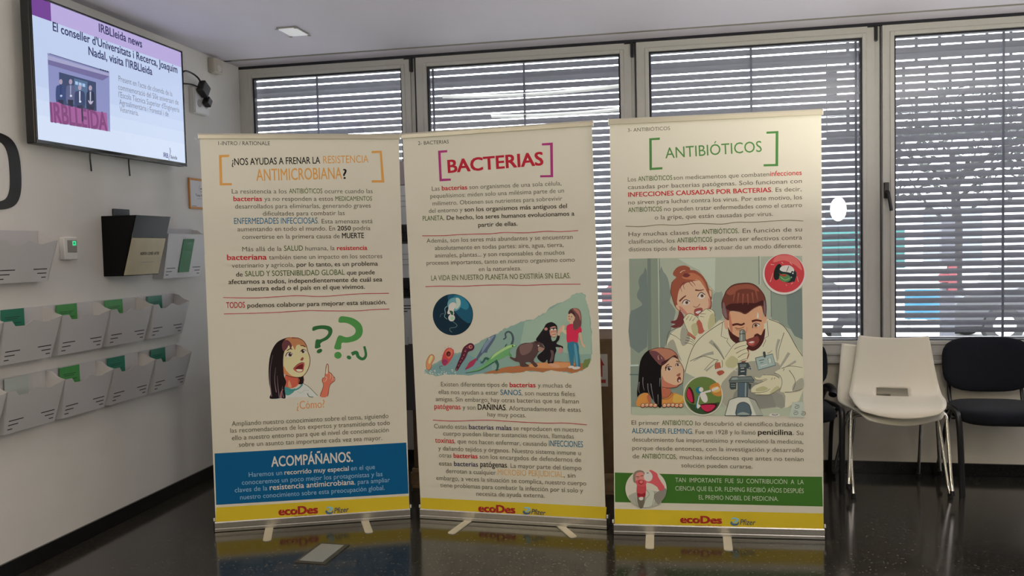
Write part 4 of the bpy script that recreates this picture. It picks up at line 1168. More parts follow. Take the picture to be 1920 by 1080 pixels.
for i, (x, y) in enumerate(wp):
    r = 44 - 30 * i / (len(wp) - 1)
    P.ell((64, 26, 36), (x, y), r + 3, r + 3, 0, 18)
    if i % 3 != 1: P.ell((140, 78, 72) if i % 3 == 0 else (108, 48, 52), (x, y), r - 3, r * .45, 115, 16)
P.ell((150, 86, 76), (650, 700), 24, 22); P.ell((60, 24, 30), (655, 700), 10, 10)
P.poly((66, 74, 84), [(945, 555), (942, 600), (884, 690), (852, 742), (850, 766), (826, 770), (800, 776), (744, 840), (736, 866), (714, 846), (760, 760), (830, 640), (872, 588)], 3)
P.poly((94, 104, 112), [(935, 562), (900, 620), (840, 700), (780, 780), (800, 700), (860, 610)], 4)
P.poly((124, 40, 56), [(726, 838), (692, 910), (640, 950), (584, 972), (610, 930), (636, 884), (690, 850)], 3)
P.ell((214, 210, 192), (874, 605), 9, 13); P.ell((20, 20, 24), (876, 607), 4, 6)
P.line((58, 66, 66), [(1140, 672), (1158, 610), (1142, 546), (1102, 520), (1066, 544), (1070, 590), (1040, 612)], 28, 14)
def limb(c, path, w0, w1): P.line(c, path, w0, w1)
LZ, LZ2, LZD = (82, 122, 74), (128, 160, 94), (44, 72, 58)
limb(LZD, [(884, 862), (832, 836), (800, 880), (772, 888)], 34, 14); limb(LZD, [(1062, 720), (1070, 684), (1088, 668)], 16, 8)
P.poly(LZ, [(1200, 686), (1170, 706), (1120, 730), (1112, 790), (1060, 820), (980, 860), (900, 905), (830, 955), (740, 990), (590, 1012), (700, 974), (790, 925), (860, 860), (900, 810), (960, 760), (1040, 715), (1100, 680), (1150, 672)], 4)
P.poly(LZ2, [(1190, 685), (1150, 700), (1090, 725), (1000, 775), (930, 825), (890, 850), (930, 790), (1000, 740), (1090, 690), (1150, 676)], 4)
P.line(LZD, [(590, 1011), (740, 985), (850, 930), (930, 880)], 5, 16)
limb(LZD, [(946, 862), (976, 915), (962, 985)], 42, 16); limb(LZ, [(1090, 762), (1136, 812), (1118, 790)], 34, 18)
for q in ((760, 870), (770, 902), (800, 908)): P.line(LZD, [(792, 884), q], 9, 4, 1)
for q in ((935, 986), (962, 996), (992, 976)): P.line(LZD, [(962, 968), q], 10, 4, 1)
P.ell((40, 44, 30), (1152, 690), 9, 9)
X = 762
def S_(pts): return [(x + X, y) for x, y in pts]
P.poly((66, 47, 43), S_([(435, 742), (470, 682), (530, 655), (600, 650), (640, 642), (660, 630), (720, 640), (772, 720), (760, 746), (700, 762), (680, 800), (640, 862), (690, 918), (655, 942), (602, 886), (540, 890), (592, 930), (490, 936), (470, 886), (420, 872), (360, 835), (370, 818), (425, 832)]), 3)
P.poly((92, 68, 60), S_([(470, 700), (540, 664), (630, 662), (600, 760), (500, 800)]), 4)
P.poly((122, 92, 76), S_([(700, 700), (772, 722), (758, 746), (700, 754)]), 4)
P.ell((52, 36, 34), (680 + X, 645), 28, 17, -20); P.ell((214, 204, 188), (698 + X, 686), 9, 9)
CH = (26, 21, 22)
P.poly(CH, S_([(760, 480), (790, 428), (850, 405), (902, 430), (922, 470), (914, 560), (882, 588), (848, 580), (862, 632), (902, 618), (926, 560), (952, 560), (942, 615), (912, 662), (984, 692), (986, 722), (950, 706), (902, 704), (912, 742), (892, 800), (872, 902), (812, 900), (802, 852), (770, 886), (720, 872), (682, 812), (770, 726), (740, 660), (668, 622), (702, 560)]), 3)
P.poly((148, 100, 80), S_([(832, 480), (880, 456), (908, 466), (916, 510), (910, 566), (872, 584), (838, 560)]), 4)
P.poly((176, 124, 100), S_([(850, 540), (912, 530), (908, 570), (872, 580)]), 4)
P.line((90, 40, 36), S_([(862, 556), (908, 548)]), 6, sm=1)
P.poly(CH, S_([(828, 482), (910, 470), (912, 490), (830, 500)]), 2)
P.line((224, 220, 210), S_([(842, 496), (872, 494)]), 20, sm=1); P.line((224, 220, 210), S_([(884, 494), (908, 490)]), 18, sm=1)
P.ell((140, 94, 80), (787 + X, 488), 20, 18)
P.poly((76, 56, 54), S_([(840, 740), (880, 760), (868, 860), (830, 880), (850, 800)]), 4)
P.poly((146, 98, 92), S_([(932, 745), (960, 702), (990, 735), (968, 778), (940, 772)]), 4)
P.poly((176, 116, 86), S_([(810, 904), (872, 896), (950, 926), (930, 950), (840, 930)]), 3)
P.poly((176, 124, 100), S_([(928, 560), (936, 500), (962, 460), (985, 440), (1015, 446), (1000, 500), (955, 540), (950, 566)]), 3)
P.poly((196, 140, 110), S_([(1040, 500), (1034, 552), (985, 524), (978, 500), (990, 452), (1008, 462), (1008, 500)]), 3)
P.poly((84, 52, 48), S_([(1056, 290), (1078, 252), (1130, 238), (1184, 258), (1208, 330), (1206, 452), (1160, 488), (1118, 500), (1110, 400), (1100, 300)]), 3)
P.poly((136, 86, 72), S_([(1110, 246), (1170, 256), (1198, 320), (1200, 430), (1180, 330)]), 4)
P.poly((188, 128, 100), S_([(1042, 335), (1066, 288), (1112, 300), (1132, 352), (1118, 404), (1118, 440), (1085, 440), (1060, 400), (1044, 388)]), 3)
P.poly((58, 34, 34), S_([(1054, 288), (1082, 256), (1130, 300), (1136, 352), (1122, 330), (1090, 300), (1060, 312)]), 3)
P.line((110, 44, 44), S_([(1056, 366), (1082, 372)]), 7, sm=1); P.ell((60, 30, 24), (1062 + X, 338), 6, 6); P.ell((60, 30, 24), (1092 + X, 342), 6, 6)
P.poly((160, 34, 54), S_([(1040, 446), (1080, 426), (1115, 430), (1170, 440), (1205, 470), (1212, 528), (1172, 542), (1166, 650), (1100, 658), (1038, 645), (1032, 550), (1030, 480)]), 2)
P.poly((84, 52, 48), S_([(1112, 400), (1180, 360), (1206, 430), (1160, 486), (1120, 498)]), 3)
P.poly((186, 128, 100), S_([(1178, 542), (1206, 536), (1226, 650), (1258, 690), (1248, 710), (1218, 690), (1192, 612)]), 3)
P.poly((40, 84, 96), S_([(1044, 650), (1165, 652), (1178, 760), (1196, 932), (1144, 936), (1122, 780), (1114, 928), (1082, 926), (1060, 790)]), 2)
P.poly((70, 110, 118), S_([(1120, 680), (1150, 690), (1172, 920), (1150, 925)]), 3)
P.ell((206, 160, 156), (1086 + X, 940), 36, 14, -6); P.ell((208, 172, 168), (1148 + X, 952), 48, 17, -6)
P.build('illustration', g2_)

# ================================================================== banner three
t3, g3_, P = banner('roll-up banner headed antibióticos with scientists at a microscope, green band', (3.12011, -1.27741), 2.97125,
    [[0.00275919, -3.304502e-05, -3.68211], [7.248199e-05, -0.002870287, 2.792528], [9.743414e-05, -3.436155e-05, 1.0]],
    [(-0.4964, 0.050), (0.4892, 0.050), (0.4900, 2.0030), (-0.4860, 2.0000)],
    [(-0.325, 0.0, -0.330, 0.191), (0.042, 0.0, 0.029, 0.188)], 0, PAPER)
P.crop(1130, 760, 3.3744)
P.paper = BANDP
P.poly((44, 75, 25), [(77, 425), (400, 434), (900, 446), (1388, 452), (1393, 640), (700, 624), (78, 612)], 1)
P.poly(YEL, [(77, 655), (1395, 684), (1398, 783), (75, 748)], 1)
P.build('colour_band', g3_); P.new(); P.paper = PAPER
P.crop(1130, 190, 3.4837)
P.text((164, 200), (440, 187), 23, [('3- ANTIBIÓTICOS', GR, LW)])
P.poly(GN2, [(304, 242), (373, 237), (373, 251), (320, 254), (322, 434), (390, 430), (390, 444), (306, 450)], 1)
P.poly(GN2, [(1070, 198), (1148, 194), (1146, 423), (1051, 425), (1051, 411), (1129, 409), (1130, 209), (1070, 212)], 1)
P.text((410, 373), (1040, 329), 70, [('ANTIBIÓTICOS', GN2, 0.0)])
L(524, 481, 165, 1300, ('Los ', GR), ('ANTIBIÓTICOS', GN, 0.007, 1.1, (234, 461)), (' son medicamentos que combaten ', GR, LW, 1, (469, 1093)), ('infecciones', RB, .008, 1.15, (1099, 1300)), cap=28)
L(574, 533, 165, 1301, ('causadas por bacterias patógenas. Solo funcionan con', GR), cap=28)
L(624, 586, 167, 1299, ('INFECCIONES CAUSADAS POR BACTERIAS', RB, .018, 1.05, (167, 1105)), ('. Es decir,', GR), cap=28)
L(674, 639, 167, 1302, ('no sirven para luchar contra los virus. Por este motivo, los', GR), cap=28)
L(724, 690, 167, 1302, ('ANTIBIÓTICOS', GN, 0.007, 1.1, (167, 392)), (' no pueden tratar enfermedades como el catarro', GR), cap=28)
L(772, 748, 340, 1112, ('o la gripe, que están causadas por virus.', GR), cap=28)
P.line((104, 98, 62), [(150, 816), (260, 818), (370, 806), (480, 809), (620, 798), (780, 802), (870, 790), (1000, 789), (1190, 777), (1310, 781)], 4)
L(881, 849, 169, 1302, ('Hay muchas clases de ', GR), ('ANTIBIÓTICOS', GN, 0.007, 1.1, (657, 888)), ('. En función de su', GR), cap=28)
L(930, 902, 169, 1302, ('clasificación, los ', GR), ('ANTIBIÓTICOS', GN, 0.007, 1.1, (493, 723)), (' pueden ser efectivos contra', GR), cap=28)
L(980, 956, 170, 1302, ('distintos tipos de ', GR), ('bacterias', RB, BW, 1.05, (499, 689)), (' y actuar de un modo diferente.', GR), cap=28)
P.crop(1130, 760, 3.3744)
L(122, 134, 183, 1269, ('El primer ', GR), ('ANTIBIÓTICO', GN, 0.007, 1.1, (380, 578)), (' lo descubrió el científico británico', GR), cap=27)
L(176, 188, 185, 1269, ('ALEXANDER FLEMING', TEAL, .006, 1.2, (185, 571)), ('. Fue en 1928 y lo llamó ', GR), ('penicilina', BK, .016, 1.2, (988, 1202)), ('. Su', GR), cap=27)
L(228, 243, 187, 1269, ('descubrimiento fue importantísimo y revolucionó la medicina,', GR), cap=27)
L(282, 296, 188, 1270, ('porque desde entonces, con la investigación y desarrollo', GR), cap=27)
L(334, 353, 190, 1271, ('de ', GR), ('ANTIBIÓTICOS', GN, 0.007, 1.1, (249, 467)), (', muchas infecciones que antes no tenían', GR), cap=27)
L(392, 400, 497, 948, ('solución pueden curarse.', GR), cap=27)
for a, b, x0, x1, s_ in ((485, 499, 460, 1272, 'TAN  IMPORTANTE  FUE  SU  CONTRIBUCIÓN  A  LA'), (538, 555, 460, 1272, 'CIENCIA QUE EL DR. FLEMING RECIBIÓ AÑOS DESPUÉS'), (595, 605, 608, 1112, 'EL PREMIO NOBEL DE MEDICINA.')):
    P.text((x0, a), (x1, b), 28, [(s_, (170, 178, 150), -0.004)])
ecodes(P, (490, 742), (755, 747), 44)
P.text((585, 764), (755, 768), 12, [('tiempo de actuar', (150, 70, 40), 0.0)])
swirl(P, 806, 708, 862, 761)
P.text((868, 754), (964, 757), 34, [('Pfizer', (60, 66, 78), 0.012)], shear=0.18)
P.build('lettering', g3_); P.new()
# drawing: three people round a microscope, two round insets
P.crop(1130, 460, 3.1767); P.paper = (168, 156, 136)
BG, BGD, BGL = (138, 139, 119), (96, 102, 90), (152, 154, 134)
P.poly(BG, [(157, 80), (1188, 62), (1195, 1018), (172, 1010)], 1)
P.poly((118, 122, 105), [(157, 80), (266, 78), (272, 1012), (172, 1010)], 1)
P.poly(BGD, [(266, 78), (286, 78), (292, 730), (270, 730)], 1)
P.poly((110, 115, 97), [(286, 78), (332, 77), (340, 730), (292, 730)], 1)
P.line(BGL, [(330, 77), (338, 620)], 4, sm=1); P.line((66, 78, 74), [(337, 77), (345, 600)], 3, sm=1)
P.crop(1170, 480, 6.353)
P.poly((94, 101, 93), [(66, 700), (120, 640), (212, 590), (204, 550), (158, 500), (158, 440), (185, 380), (172, 320), (185, 250), (230, 205), (272, 180), (276, 1080), (72, 1080)], 2)
P.poly((106, 111, 99), [(425, 175), (470, 190), (520, 260), (545, 380), (560, 480), (545, 545), (610, 640), (600, 730), (520, 1000), (430, 1080)], 2)
P.poly(BGL, [(640, 30), (1090, 25), (1080, 420), (1000, 330), (900, 170), (780, 110)], 1)
P.crop(1330, 470, 6.0)
P.poly((118, 122, 107), [(40, 500), (110, 470), (150, 480), (140, 760), (40, 780)], 2)
P.poly((114, 119, 103), [(700, 470), (1042, 420), (1050, 900), (900, 880), (700, 780)], 1)
P.poly((95, 102, 93), [(866, 480), (1042, 430), (1050, 1000), (960, 960), (880, 820)], 1)
P.line((62, 74, 70), [(557, 60), (560, 380)], 6, sm=1); P.line((62, 74, 70), [(694, 450), (697, 745)], 6, sm=1); P.line(BGL, [(572, 60), (574, 390)], 10, sm=1)
P.crop(1130, 460, 3.1767)
P.poly((108, 114, 100), [(165, 720), (480, 720), (480, 1000), (170, 1005)], 1)
P.line((154, 164, 150), [(162, 716), (214, 714)], 9, sm=1); P.line((70, 84, 80), [(162, 770), (214, 770)], 6, sm=1)
P.poly((144, 145, 122), [(172, 962), (1194, 966), (1195, 1018), (172, 1010)], 1)
COAT, COATS, INK, GLOVE, GLS = (172, 163, 136), (134, 128, 110), (66, 58, 44), (182, 172, 132), (150, 142, 104)
# woman behind
P.poly(COAT, [(380, 600), (412, 520), (470, 485), (520, 505), (560, 520), (640, 500), (692, 446), (724, 470), (640, 560), (540, 640), (490, 745), (440, 650)], 2)
P.poly(COATS, [(470, 490), (500, 500), (520, 560), (480, 600), (462, 560)], 3)
P.poly(COATS, [(382, 600), (420, 560), (450, 640), (470, 690), (430, 640)], 3)
P.crop(1170, 480, 6.353)
P.poly((148, 78, 62), [(866, 770), (935, 780), (962, 892), (900, 930), (872, 880)], 2)
HR, HRD, HRL = (124, 66, 48), (92, 44, 42), (152, 90, 62)
P.poly(HRD, [(660, 650), (700, 690), (722, 760), (692, 830), (640, 850), (600, 858), (556, 838), (612, 812), (566, 800), (562, 776), (620, 762), (648, 700)], 3)
P.poly(HR, [(556, 420), (572, 310), (622, 255), (588, 230), (588, 190), (640, 130), (720, 113), (782, 138), (792, 166), (850, 172), (932, 230), (984, 310), (1008, 390), (1046, 420), (1044, 500), (1030, 640), (880, 700), (700, 660), (640, 640), (606, 590), (570, 490)], 3)
P.poly(HRL, [(690, 250), (800, 200), (900, 240), (960, 320), (985, 400), (940, 350), (880, 285), (780, 290)], 4)
P.poly(HRD, [(700, 240), (730, 205), (790, 225), (750, 255)], 3); P.line((210, 150, 130), [(668, 200), (700, 176), (730, 172)], 9, 4)
FACE, FACES = (180, 138, 110), (160, 104, 88)
P.poly(FACE, [(636, 440), (660, 380), (700, 330), (800, 296), (884, 282), (950, 360), (1000, 450), (1030, 540), (1026, 600), (985, 640), (900, 700), (760, 705), (690, 660), (646, 600), (630, 530)], 4)
P.poly(FACES, [(650, 600), (690, 610), (760, 690), (740, 705), (690, 665)], 3); P.poly(FACES, [(1000, 500), (1030, 540), (1026, 600), (990, 640), (1010, 580)], 3)
P.poly(HR, [(562, 420), (600, 330), (700, 280), (820, 285), (900, 285), (800, 305), (712, 335), (660, 400), (640, 470), (626, 560), (600, 560)], 3)
for a in ([(720, 310), (676, 360), (690, 428)], [(740, 310), (708, 350), (722, 400)], [(770, 302), (800, 340), (826, 366)], [(800, 296), (836, 330), (850, 356)]): P.line(HRD, a, 9, 3)
P.ell(FACE, (1032, 430), 17, 58, -8); P.ell(FACE, (640, 620), 20, 40, -20); P.ell((214, 204, 180), (1046, 528), 8, 12)
P.line(INK, [(984, 310), (1008, 390), (1046, 420), (1044, 500), (1030, 640)], 5); P.line((70, 34, 28), [(572, 310), (556, 420), (572, 490), (610, 600), (660, 655)], 6)
P.line((92, 48, 36), [(660, 540), (700, 500), (738, 472)], 22, 12); P.line((92, 48, 36), [(848, 405), (900, 410), (952, 400)], 20, 8)
for cx_, cy_, rx_, ry_, r_ in ((740, 552, 46, 32, -10), (922, 472, 44, 38, -12)):
    P.ell((220, 206, 182), (cx_, cy_), rx_, ry_, r_); P.ell((110, 70, 50), (cx_ + 8, cy_ + 2), 19, 20); P.ell((46, 26, 20), (cx_ + 8, cy_ + 2), 9, 10)
    P.line((58, 30, 24), [(cx_ - rx_, cy_ + 14), (cx_ - 30, cy_ - 18), (cx_, cy_ - ry_), (cx_ + rx_, cy_ - 10)], 9)
P.line((120, 66, 54), [(824, 598), (852, 610), (880, 602), (904, 570)], 8)
P.poly((126, 62, 54), [(838, 640), (880, 620), (926, 618), (936, 650), (890, 712), (840, 700)], 3); P.poly((220, 206, 184), [(850, 668), (905, 650), (916, 660), (880, 688)], 3)
P.poly(GLOVE, [(704, 752), (740, 705), (782, 686), (840, 706), (878, 736), (876, 770), (860, 800), (884, 900), (850, 960), (800, 950), (768, 912), (730, 832)], 2)
P.poly(GLOVE, [(888, 742), (898, 690), (940, 655), (992, 628), (1072, 660), (1092, 800), (1010, 872), (952, 886), (928, 800)], 2)
P.poly(GLS, [(1030, 700), (1075, 690), (1092, 800), (1010, 872), (1000, 800)], 3); P.poly(GLS, [(800, 830), (860, 800), (884, 900), (850, 960), (820, 920)], 3)
for a in ([(740, 760), (775, 710)], [(780, 770), (815, 712)], [(815, 775), (850, 730)], [(910, 690), (975, 690)], [(905, 718), (955, 726)], [(990, 632), (1040, 665)]): P.line(INK, a, 6, 3, 1)
P.line(INK, [(704, 752), (740, 705), (782, 686), (840, 706), (880, 736)], 5); P.line(INK, [(704, 752), (730, 832), (768, 912)], 5); P.line(INK, [(898, 690), (940, 655), (992, 628), (1072, 660), (1092, 800)], 5)
P.line((150, 90, 70), [(762, 915), (850, 985)], 34, 30, 1)
for k in range(4): P.line(INK, [(752 - 10 * k, 938 + 32 * k), (800, 962 + 28 * k), (850 - 6 * k, 1005 + 22 * k)], 6, 3)
P.line(INK, [(500, 1080), (522, 940), (560, 888), (680, 842)], 5); P.line(INK, [(545, 925), (620, 960), (680, 1010)], 6, 3)
# man at the microscope: coat
P.crop(1130, 460, 3.1767)
P.poly(COAT, [(490, 755), (520, 650), (562, 572), (640, 505), (700, 470), (738, 440), (990, 438), (1064, 470), (1106, 520), (1150, 600), (1191, 662), (1194, 860), (1100, 965), (735, 965), (700, 860), (600, 800)], 2)
P.poly(COATS, [(735, 790), (800, 730), (880, 690), (1010, 690), (1060, 720), (1050, 820), (1085, 962), (738, 965), (700, 850)], 2)
P.poly((112, 108, 96), [(860, 800), (1000, 880), (1030, 962), (760, 964)], 2)
P.poly((120, 116, 102), [(1010, 880), (1070, 890), (1085, 962), (1040, 962)], 2)
for a, w_ in (([(640, 570), (690, 620), (735, 700)], 26), ([(660, 640), (600, 655), (540, 690)], 20), ([(1050, 560), (1035, 620), (1040, 690)], 18), ([(1110, 640), (1060, 720), (1020, 760)], 18), ([(1150, 690), (1100, 720), (1050, 740)], 14)):
    P.line(COATS, a, w_, 4)
P.line(INK, [(490, 755), (520, 650), (562, 572), (640, 505), (735, 445)], 3.5); P.line(INK, [(990, 440), (1064, 470), (1106, 520), (1150, 600), (1190, 660)], 3.5)
P.line(INK, [(520, 690), (600, 660), (690, 690)], 3); P.line(INK, [(1080, 520), (1050, 620), (1045, 680)], 3.5, 2); P.line(INK, [(660, 585), (700, 640), (735, 700)], 3.5, 2)
P.poly((120, 66, 54), [(800, 590), (870, 620), (862, 680), (830, 700), (812, 650)], 2)
P.crop(1330, 470, 6.0)
P.poly(COAT, [(150, 800), (190, 850), (240, 1000), (330, 1080), (300, 1080), (200, 1010), (180, 985), (130, 960)], 2)
P.line(INK, [(150, 800), (132, 960), (182, 985), (210, 985), (195, 1020), (240, 1080)], 5, sm=1); P.line(INK, [(650, 790), (664, 960), (620, 985), (634, 1010), (600, 1080)], 5, sm=1)
# man: head
P.ell((190, 128, 100), (190, 825), 24, 62, -4); P.ell((190, 128, 100), (626, 765), 20, 56, 6)
P.poly((180, 128, 96), [(226, 690), (340, 695), (410, 716), (500, 655), (585, 625), (606, 760), (614, 880), (590, 980), (480, 1080), (360, 1040), (250, 960), (220, 820)], 3)
P.poly((160, 98, 76), [(226, 690), (250, 800), (262, 900), (250, 930), (222, 830)], 3)
BEARD = (62, 28, 26)
P.poly(BEARD, [(208, 860), (232, 900), (270, 940), (330, 975), (400, 1002), (452, 986), (500, 952), (540, 930), (580, 950), (606, 900), (628, 880), (614, 1000), (566, 1085), (490, 1128), (420, 1100), (330, 1062), (236, 985)], 3)
P.poly((104, 50, 42), [(410, 1010), (460, 992), (540, 960), (560, 1020), (500, 1080), (440, 1060)], 3)
P.poly((180, 128, 96), [(420, 900), (470, 930), (500, 940), (500, 968), (455, 985), (420, 970)], 3)
P.poly((150, 70, 62), [(432, 1036), (470, 1014), (512, 1018), (500, 1056), (452, 1064)], 3); P.poly((222, 206, 190), [(442, 1034), (472, 1020), (505, 1024), (480, 1040)], 3)
HM, HML, HMD = (92, 48, 38), (122, 66, 50), (58, 28, 26)
P.poly(HM, [(142, 650), (140, 580), (165, 510), (200, 440), (280, 380), (430, 363), (520, 390), (590, 460), (626, 530), (640, 640), (634, 745), (604, 690), (582, 622), (500, 652), (408, 716), (340, 690), (230, 682), (222, 780), (182, 765), (150, 710)], 3)
P.poly(HML, [(190, 470), (270, 400), (420, 376), (510, 400), (560, 460), (450, 430), (330, 440), (250, 500)], 4)
P.poly(HMD, [(180, 640), (230, 600), (340, 590), (420, 585), (520, 590), (590, 560), (628, 580), (632, 640), (580, 610), (500, 640), (408, 704), (340, 678), (226, 670)], 3)
for x, y in ((290, 520), (330, 545), (380, 555), (430, 555), (480, 540), (520, 510)): P.line(HML, [(x, y - 70), (x + (x - 400) * .12, y), (x + (x - 400) * .2, y + 50)], 20, 5)
P.poly((104, 82, 80), [(150, 590), (172, 600), (200, 740), (180, 750), (152, 690)], 3); P.poly((104, 82, 80), [(612, 560), (632, 600), (632, 720), (614, 680)], 3)
P.line((48, 22, 20), [(142, 650), (140, 580), (165, 510), (200, 440), (280, 380), (430, 363), (520, 390), (590, 460), (626, 530), (640, 640), (634, 745)], 6)
P.line((70, 32, 26), [(258, 838), (310, 826), (360, 834), (396, 816)], 24, 20); P.line((110, 60, 46), [(290, 868), (340, 876), (390, 858)], 9, 6); P.line((110, 60, 46), [(300, 888), (350, 892)], 6, 4)
P.line((70, 32, 26), [(478, 796), (530, 782), (588, 792)], 26, 18)
P.ell((216, 196, 168), (530, 838), 36, 20, -6); P.ell((110, 66, 44), (522, 840), 19, 19); P.ell((40, 22, 18), (522, 840), 9, 9)
P.line((60, 28, 24), [(486, 870), (494, 830), (526, 814), (568, 830)], 8); P.line((150, 94, 74), [(500, 868), (540, 868)], 5)
P.poly((206, 186, 156), [(544, 690), (556, 730), (550, 756), (534, 750)], 3)
P.line((140, 84, 66), [(412, 930), (420, 900), (424, 860)], 6, 3)
# microscope eyepiece
P.poly((98, 98, 90), [(338, 1080), (340, 905), (360, 886), (384, 886), (402, 905), (410, 1080)], 1)
P.poly((140, 138, 124), [(352, 1080), (354, 905), (372, 892), (380, 1080)], 1)
P.line((46, 46, 42), [(340, 942), (404, 938)], 8, sm=1); P.line((46, 46, 42), [(338, 1080), (340, 905), (360, 886), (384, 886), (402, 905), (410, 1080)], 5, sm=1)
P.crop(1330, 620, 6.353)
P.poly((98, 98, 90), [(352, 120), (360, 0), (418, 0), (424, 130)], 1); P.poly((140, 138, 124), [(370, 120), (374, 0), (390, 0), (394, 120)], 1)
P.line((46, 46, 42), [(354, 40), (420, 34)], 8, sm=1)
# left cuff and wrist
P.poly(COAT, [(-60, 470), (0, 400), (60, 345), (110, 350), (150, 460), (100, 480), (140, 520), (110, 590), (20, 560), (-60, 545)], 2)
P.line(COATS, [(-40, 480), (20, 430), (60, 400)], 24, 8)
P.poly((146, 78, 58), [(68, 390), (132, 378), (142, 440), (74, 462)], 2); P.poly((140, 70, 54), [(86, 492), (150, 470), (180, 500), (120, 535)], 2)
P.line(INK, [(60, 345), (104, 350), (70, 392), (72, 462)], 6); P.line(INK, [(-60, 470), (0, 400), (60, 345)], 5)
# the hand that holds the tube
P.poly(GLOVE, [(134, 350), (176, 345), (190, 312), (258, 212), (300, 160), (366, 132), (424, 118), (446, 140), (440, 160), (462, 182), (440, 212), (466, 256), (462, 280), (448, 326), (452, 348), (400, 360), (352, 372), (300, 440), (222, 442), (140, 438)], 2)
P.poly(GLS, [(190, 380), (262, 300), (330, 330), (348, 372), (300, 438), (222, 442)], 3)
for a in ([(298, 220), (360, 190), (438, 172)], [(320, 268), (380, 236), (440, 214)], [(340, 320), (400, 280), (462, 262)], [(356, 366), (410, 342), (450, 330)], [(424, 120), (360, 134), (300, 162), (256, 214), (188, 316)]): P.line(INK, a, 7, 4)
P.line(INK, [(150, 350), (156, 400), (150, 438)], 6); P.line((206, 196, 176), [(60, 470), (160, 446), (260, 450), (330, 480)], 16, 6)
# microscope body
MS, MSL, MSD = (92, 98, 92), (122, 126, 116), (52, 58, 56)
P.poly(MSD, [(335, 385), (400, 372), (462, 380), (505, 455), (490, 470), (446, 446), (440, 535), (340, 535), (345, 450)], 1)
P.poly(MS, [(360, 400), (440, 396), (436, 430), (366, 436)], 1); P.line((170, 170, 156), [(374, 450), (414, 446)], 8, sm=1); P.line((150, 150, 138), [(372, 486), (420, 482)], 10, sm=1)
P.ell(MSL, (486, 452), 16, 22, -30); P.ell(MSD, (486, 452), 8, 12, -30); P.ell((170, 172, 158), (392, 545), 46, 16)
P.poly(MS, [(234, 592), (270, 550), (500, 543), (534, 590), (526, 612), (236, 612)], 1); P.poly(MSL, [(270, 560), (330, 552), (340, 580), (262, 588)], 1)
P.line((42, 46, 44), [(234, 592), (270, 550), (500, 543), (534, 590), (526, 612), (236, 612), (234, 592)], 7, sm=1); P.line((42, 46, 44), [(240, 592), (530, 588)], 6, sm=1)
P.poly(MSD, [(240, 618), (322, 618), (318, 694), (260, 700), (242, 680)], 1); P.line(MSL, [(256, 640), (312, 640)], 5, sm=1); P.line(MSL, [(256, 664), (312, 664)], 5, sm=1)
P.poly((68, 80, 84), [(340, 618), (462, 614), (452, 800), (342, 800)], 1); P.poly(MSL, [(424, 620), (440, 620), (436, 790), (422, 790)], 1); P.poly(MSD, [(466, 620), (500, 640), (490, 700), (470, 690)], 1)
P.line((40, 44, 42), [(340, 618), (342, 800)], 6, sm=1); P.line((40, 44, 42), [(462, 614), (452, 800)], 6, sm=1)
P.poly((168, 164, 146), [(184, 1012), (234, 832), (250, 818), (342, 790), (452, 790), (548, 826), (640, 1012)], 1)
P.poly((138, 136, 120), [(470, 800), (548, 826), (640, 1012), (560, 1012)], 1)
P.poly((72, 82, 84), [(318, 1010), (326, 905), (352, 866), (402, 850), (452, 866), (484, 905), (496, 1010)], 3); P.poly(MSL, [(330, 1000), (400, 968), (480, 1000)], 3)
P.line((46, 48, 44), [(184, 1012), (234, 832), (250, 818), (342, 790), (452, 790), (548, 826), (640, 1012), (184, 1012)], 7, sm=1); P.line((46, 48, 44), [(318, 1010), (326, 905), (352, 866), (402, 850), (452, 866), (484, 905), (496, 1010)], 6)
# right sleeve, hand, badge
P.poly(COAT, [(770, 500), (850, 452), (900, 425), (1010, 420), (1112, 440), (1114, 690), (1000, 726), (930, 738), (840, 726), (862, 640), (838, 540)], 2)
P.poly(COATS, [(1000, 640), (1110, 560), (1114, 690), (1000, 726)], 3)
for a in ([(770, 500), (840, 536), (866, 620), (836, 722)], [(890, 450), (880, 480)], [(950, 470), (1010, 560), (1020, 640), (990, 716)], [(860, 450), (960, 420), (1110, 440)], [(900, 732), (1000, 726), (1110, 692)]): P.line(INK, a, 7, 4)
P.poly(GLOVE, [(528, 548), (600, 562), (640, 526), (700, 522), (766, 530), (822, 560), (850, 622), (838, 690), (760, 740), (690, 764), (556, 764), (552, 748), (506, 738), (500, 690), (558, 640), (640, 604), (616, 588), (556, 582)], 2)
P.poly(GLS, [(560, 690), (640, 660), (700, 690), (640, 720), (560, 720)], 3); P.poly(GLS, [(720, 740), (800, 660), (838, 690), (760, 740)], 3)
for a in ([(528, 548), (556, 582), (620, 588), (680, 570)], [(506, 738), (600, 738), (680, 720), (720, 690)], [(552, 760), (690, 764), (760, 740), (838, 690)], [(558, 640), (640, 604), (690, 580)], [(738, 582), (752, 556)], [(770, 576), (782, 556)], [(640, 526), (766, 530), (822, 560)]): P.line(INK, a, 6, 4)
P.poly((132, 142, 132), [(548, 325), (752, 276), (788, 410), (582, 468)], 1); P.line((70, 80, 78), [(548, 325), (752, 276), (788, 410), (582, 468), (548, 325)], 9, sm=1)
P.line((70, 80, 78), [(590, 356), (652, 344)], 9, sm=1); P.line((70, 80, 78), [(604, 384), (640, 378)], 7, sm=1); P.line((170, 174, 160), [(610, 420), (690, 400)], 9, sm=1)
P.poly((160, 162, 146), [(696, 330), (730, 320), (744, 380), (706, 390)], 3); P.line((70, 80, 78), [(696, 330), (730, 320), (744, 380), (706, 390), (696, 330)], 5, sm=1)
P.poly(MSD, [(638, 258), (664, 250), (672, 310), (650, 316)], 3); P.line(INK, [(690, 268), (722, 256), (748, 232)], 6, 3)
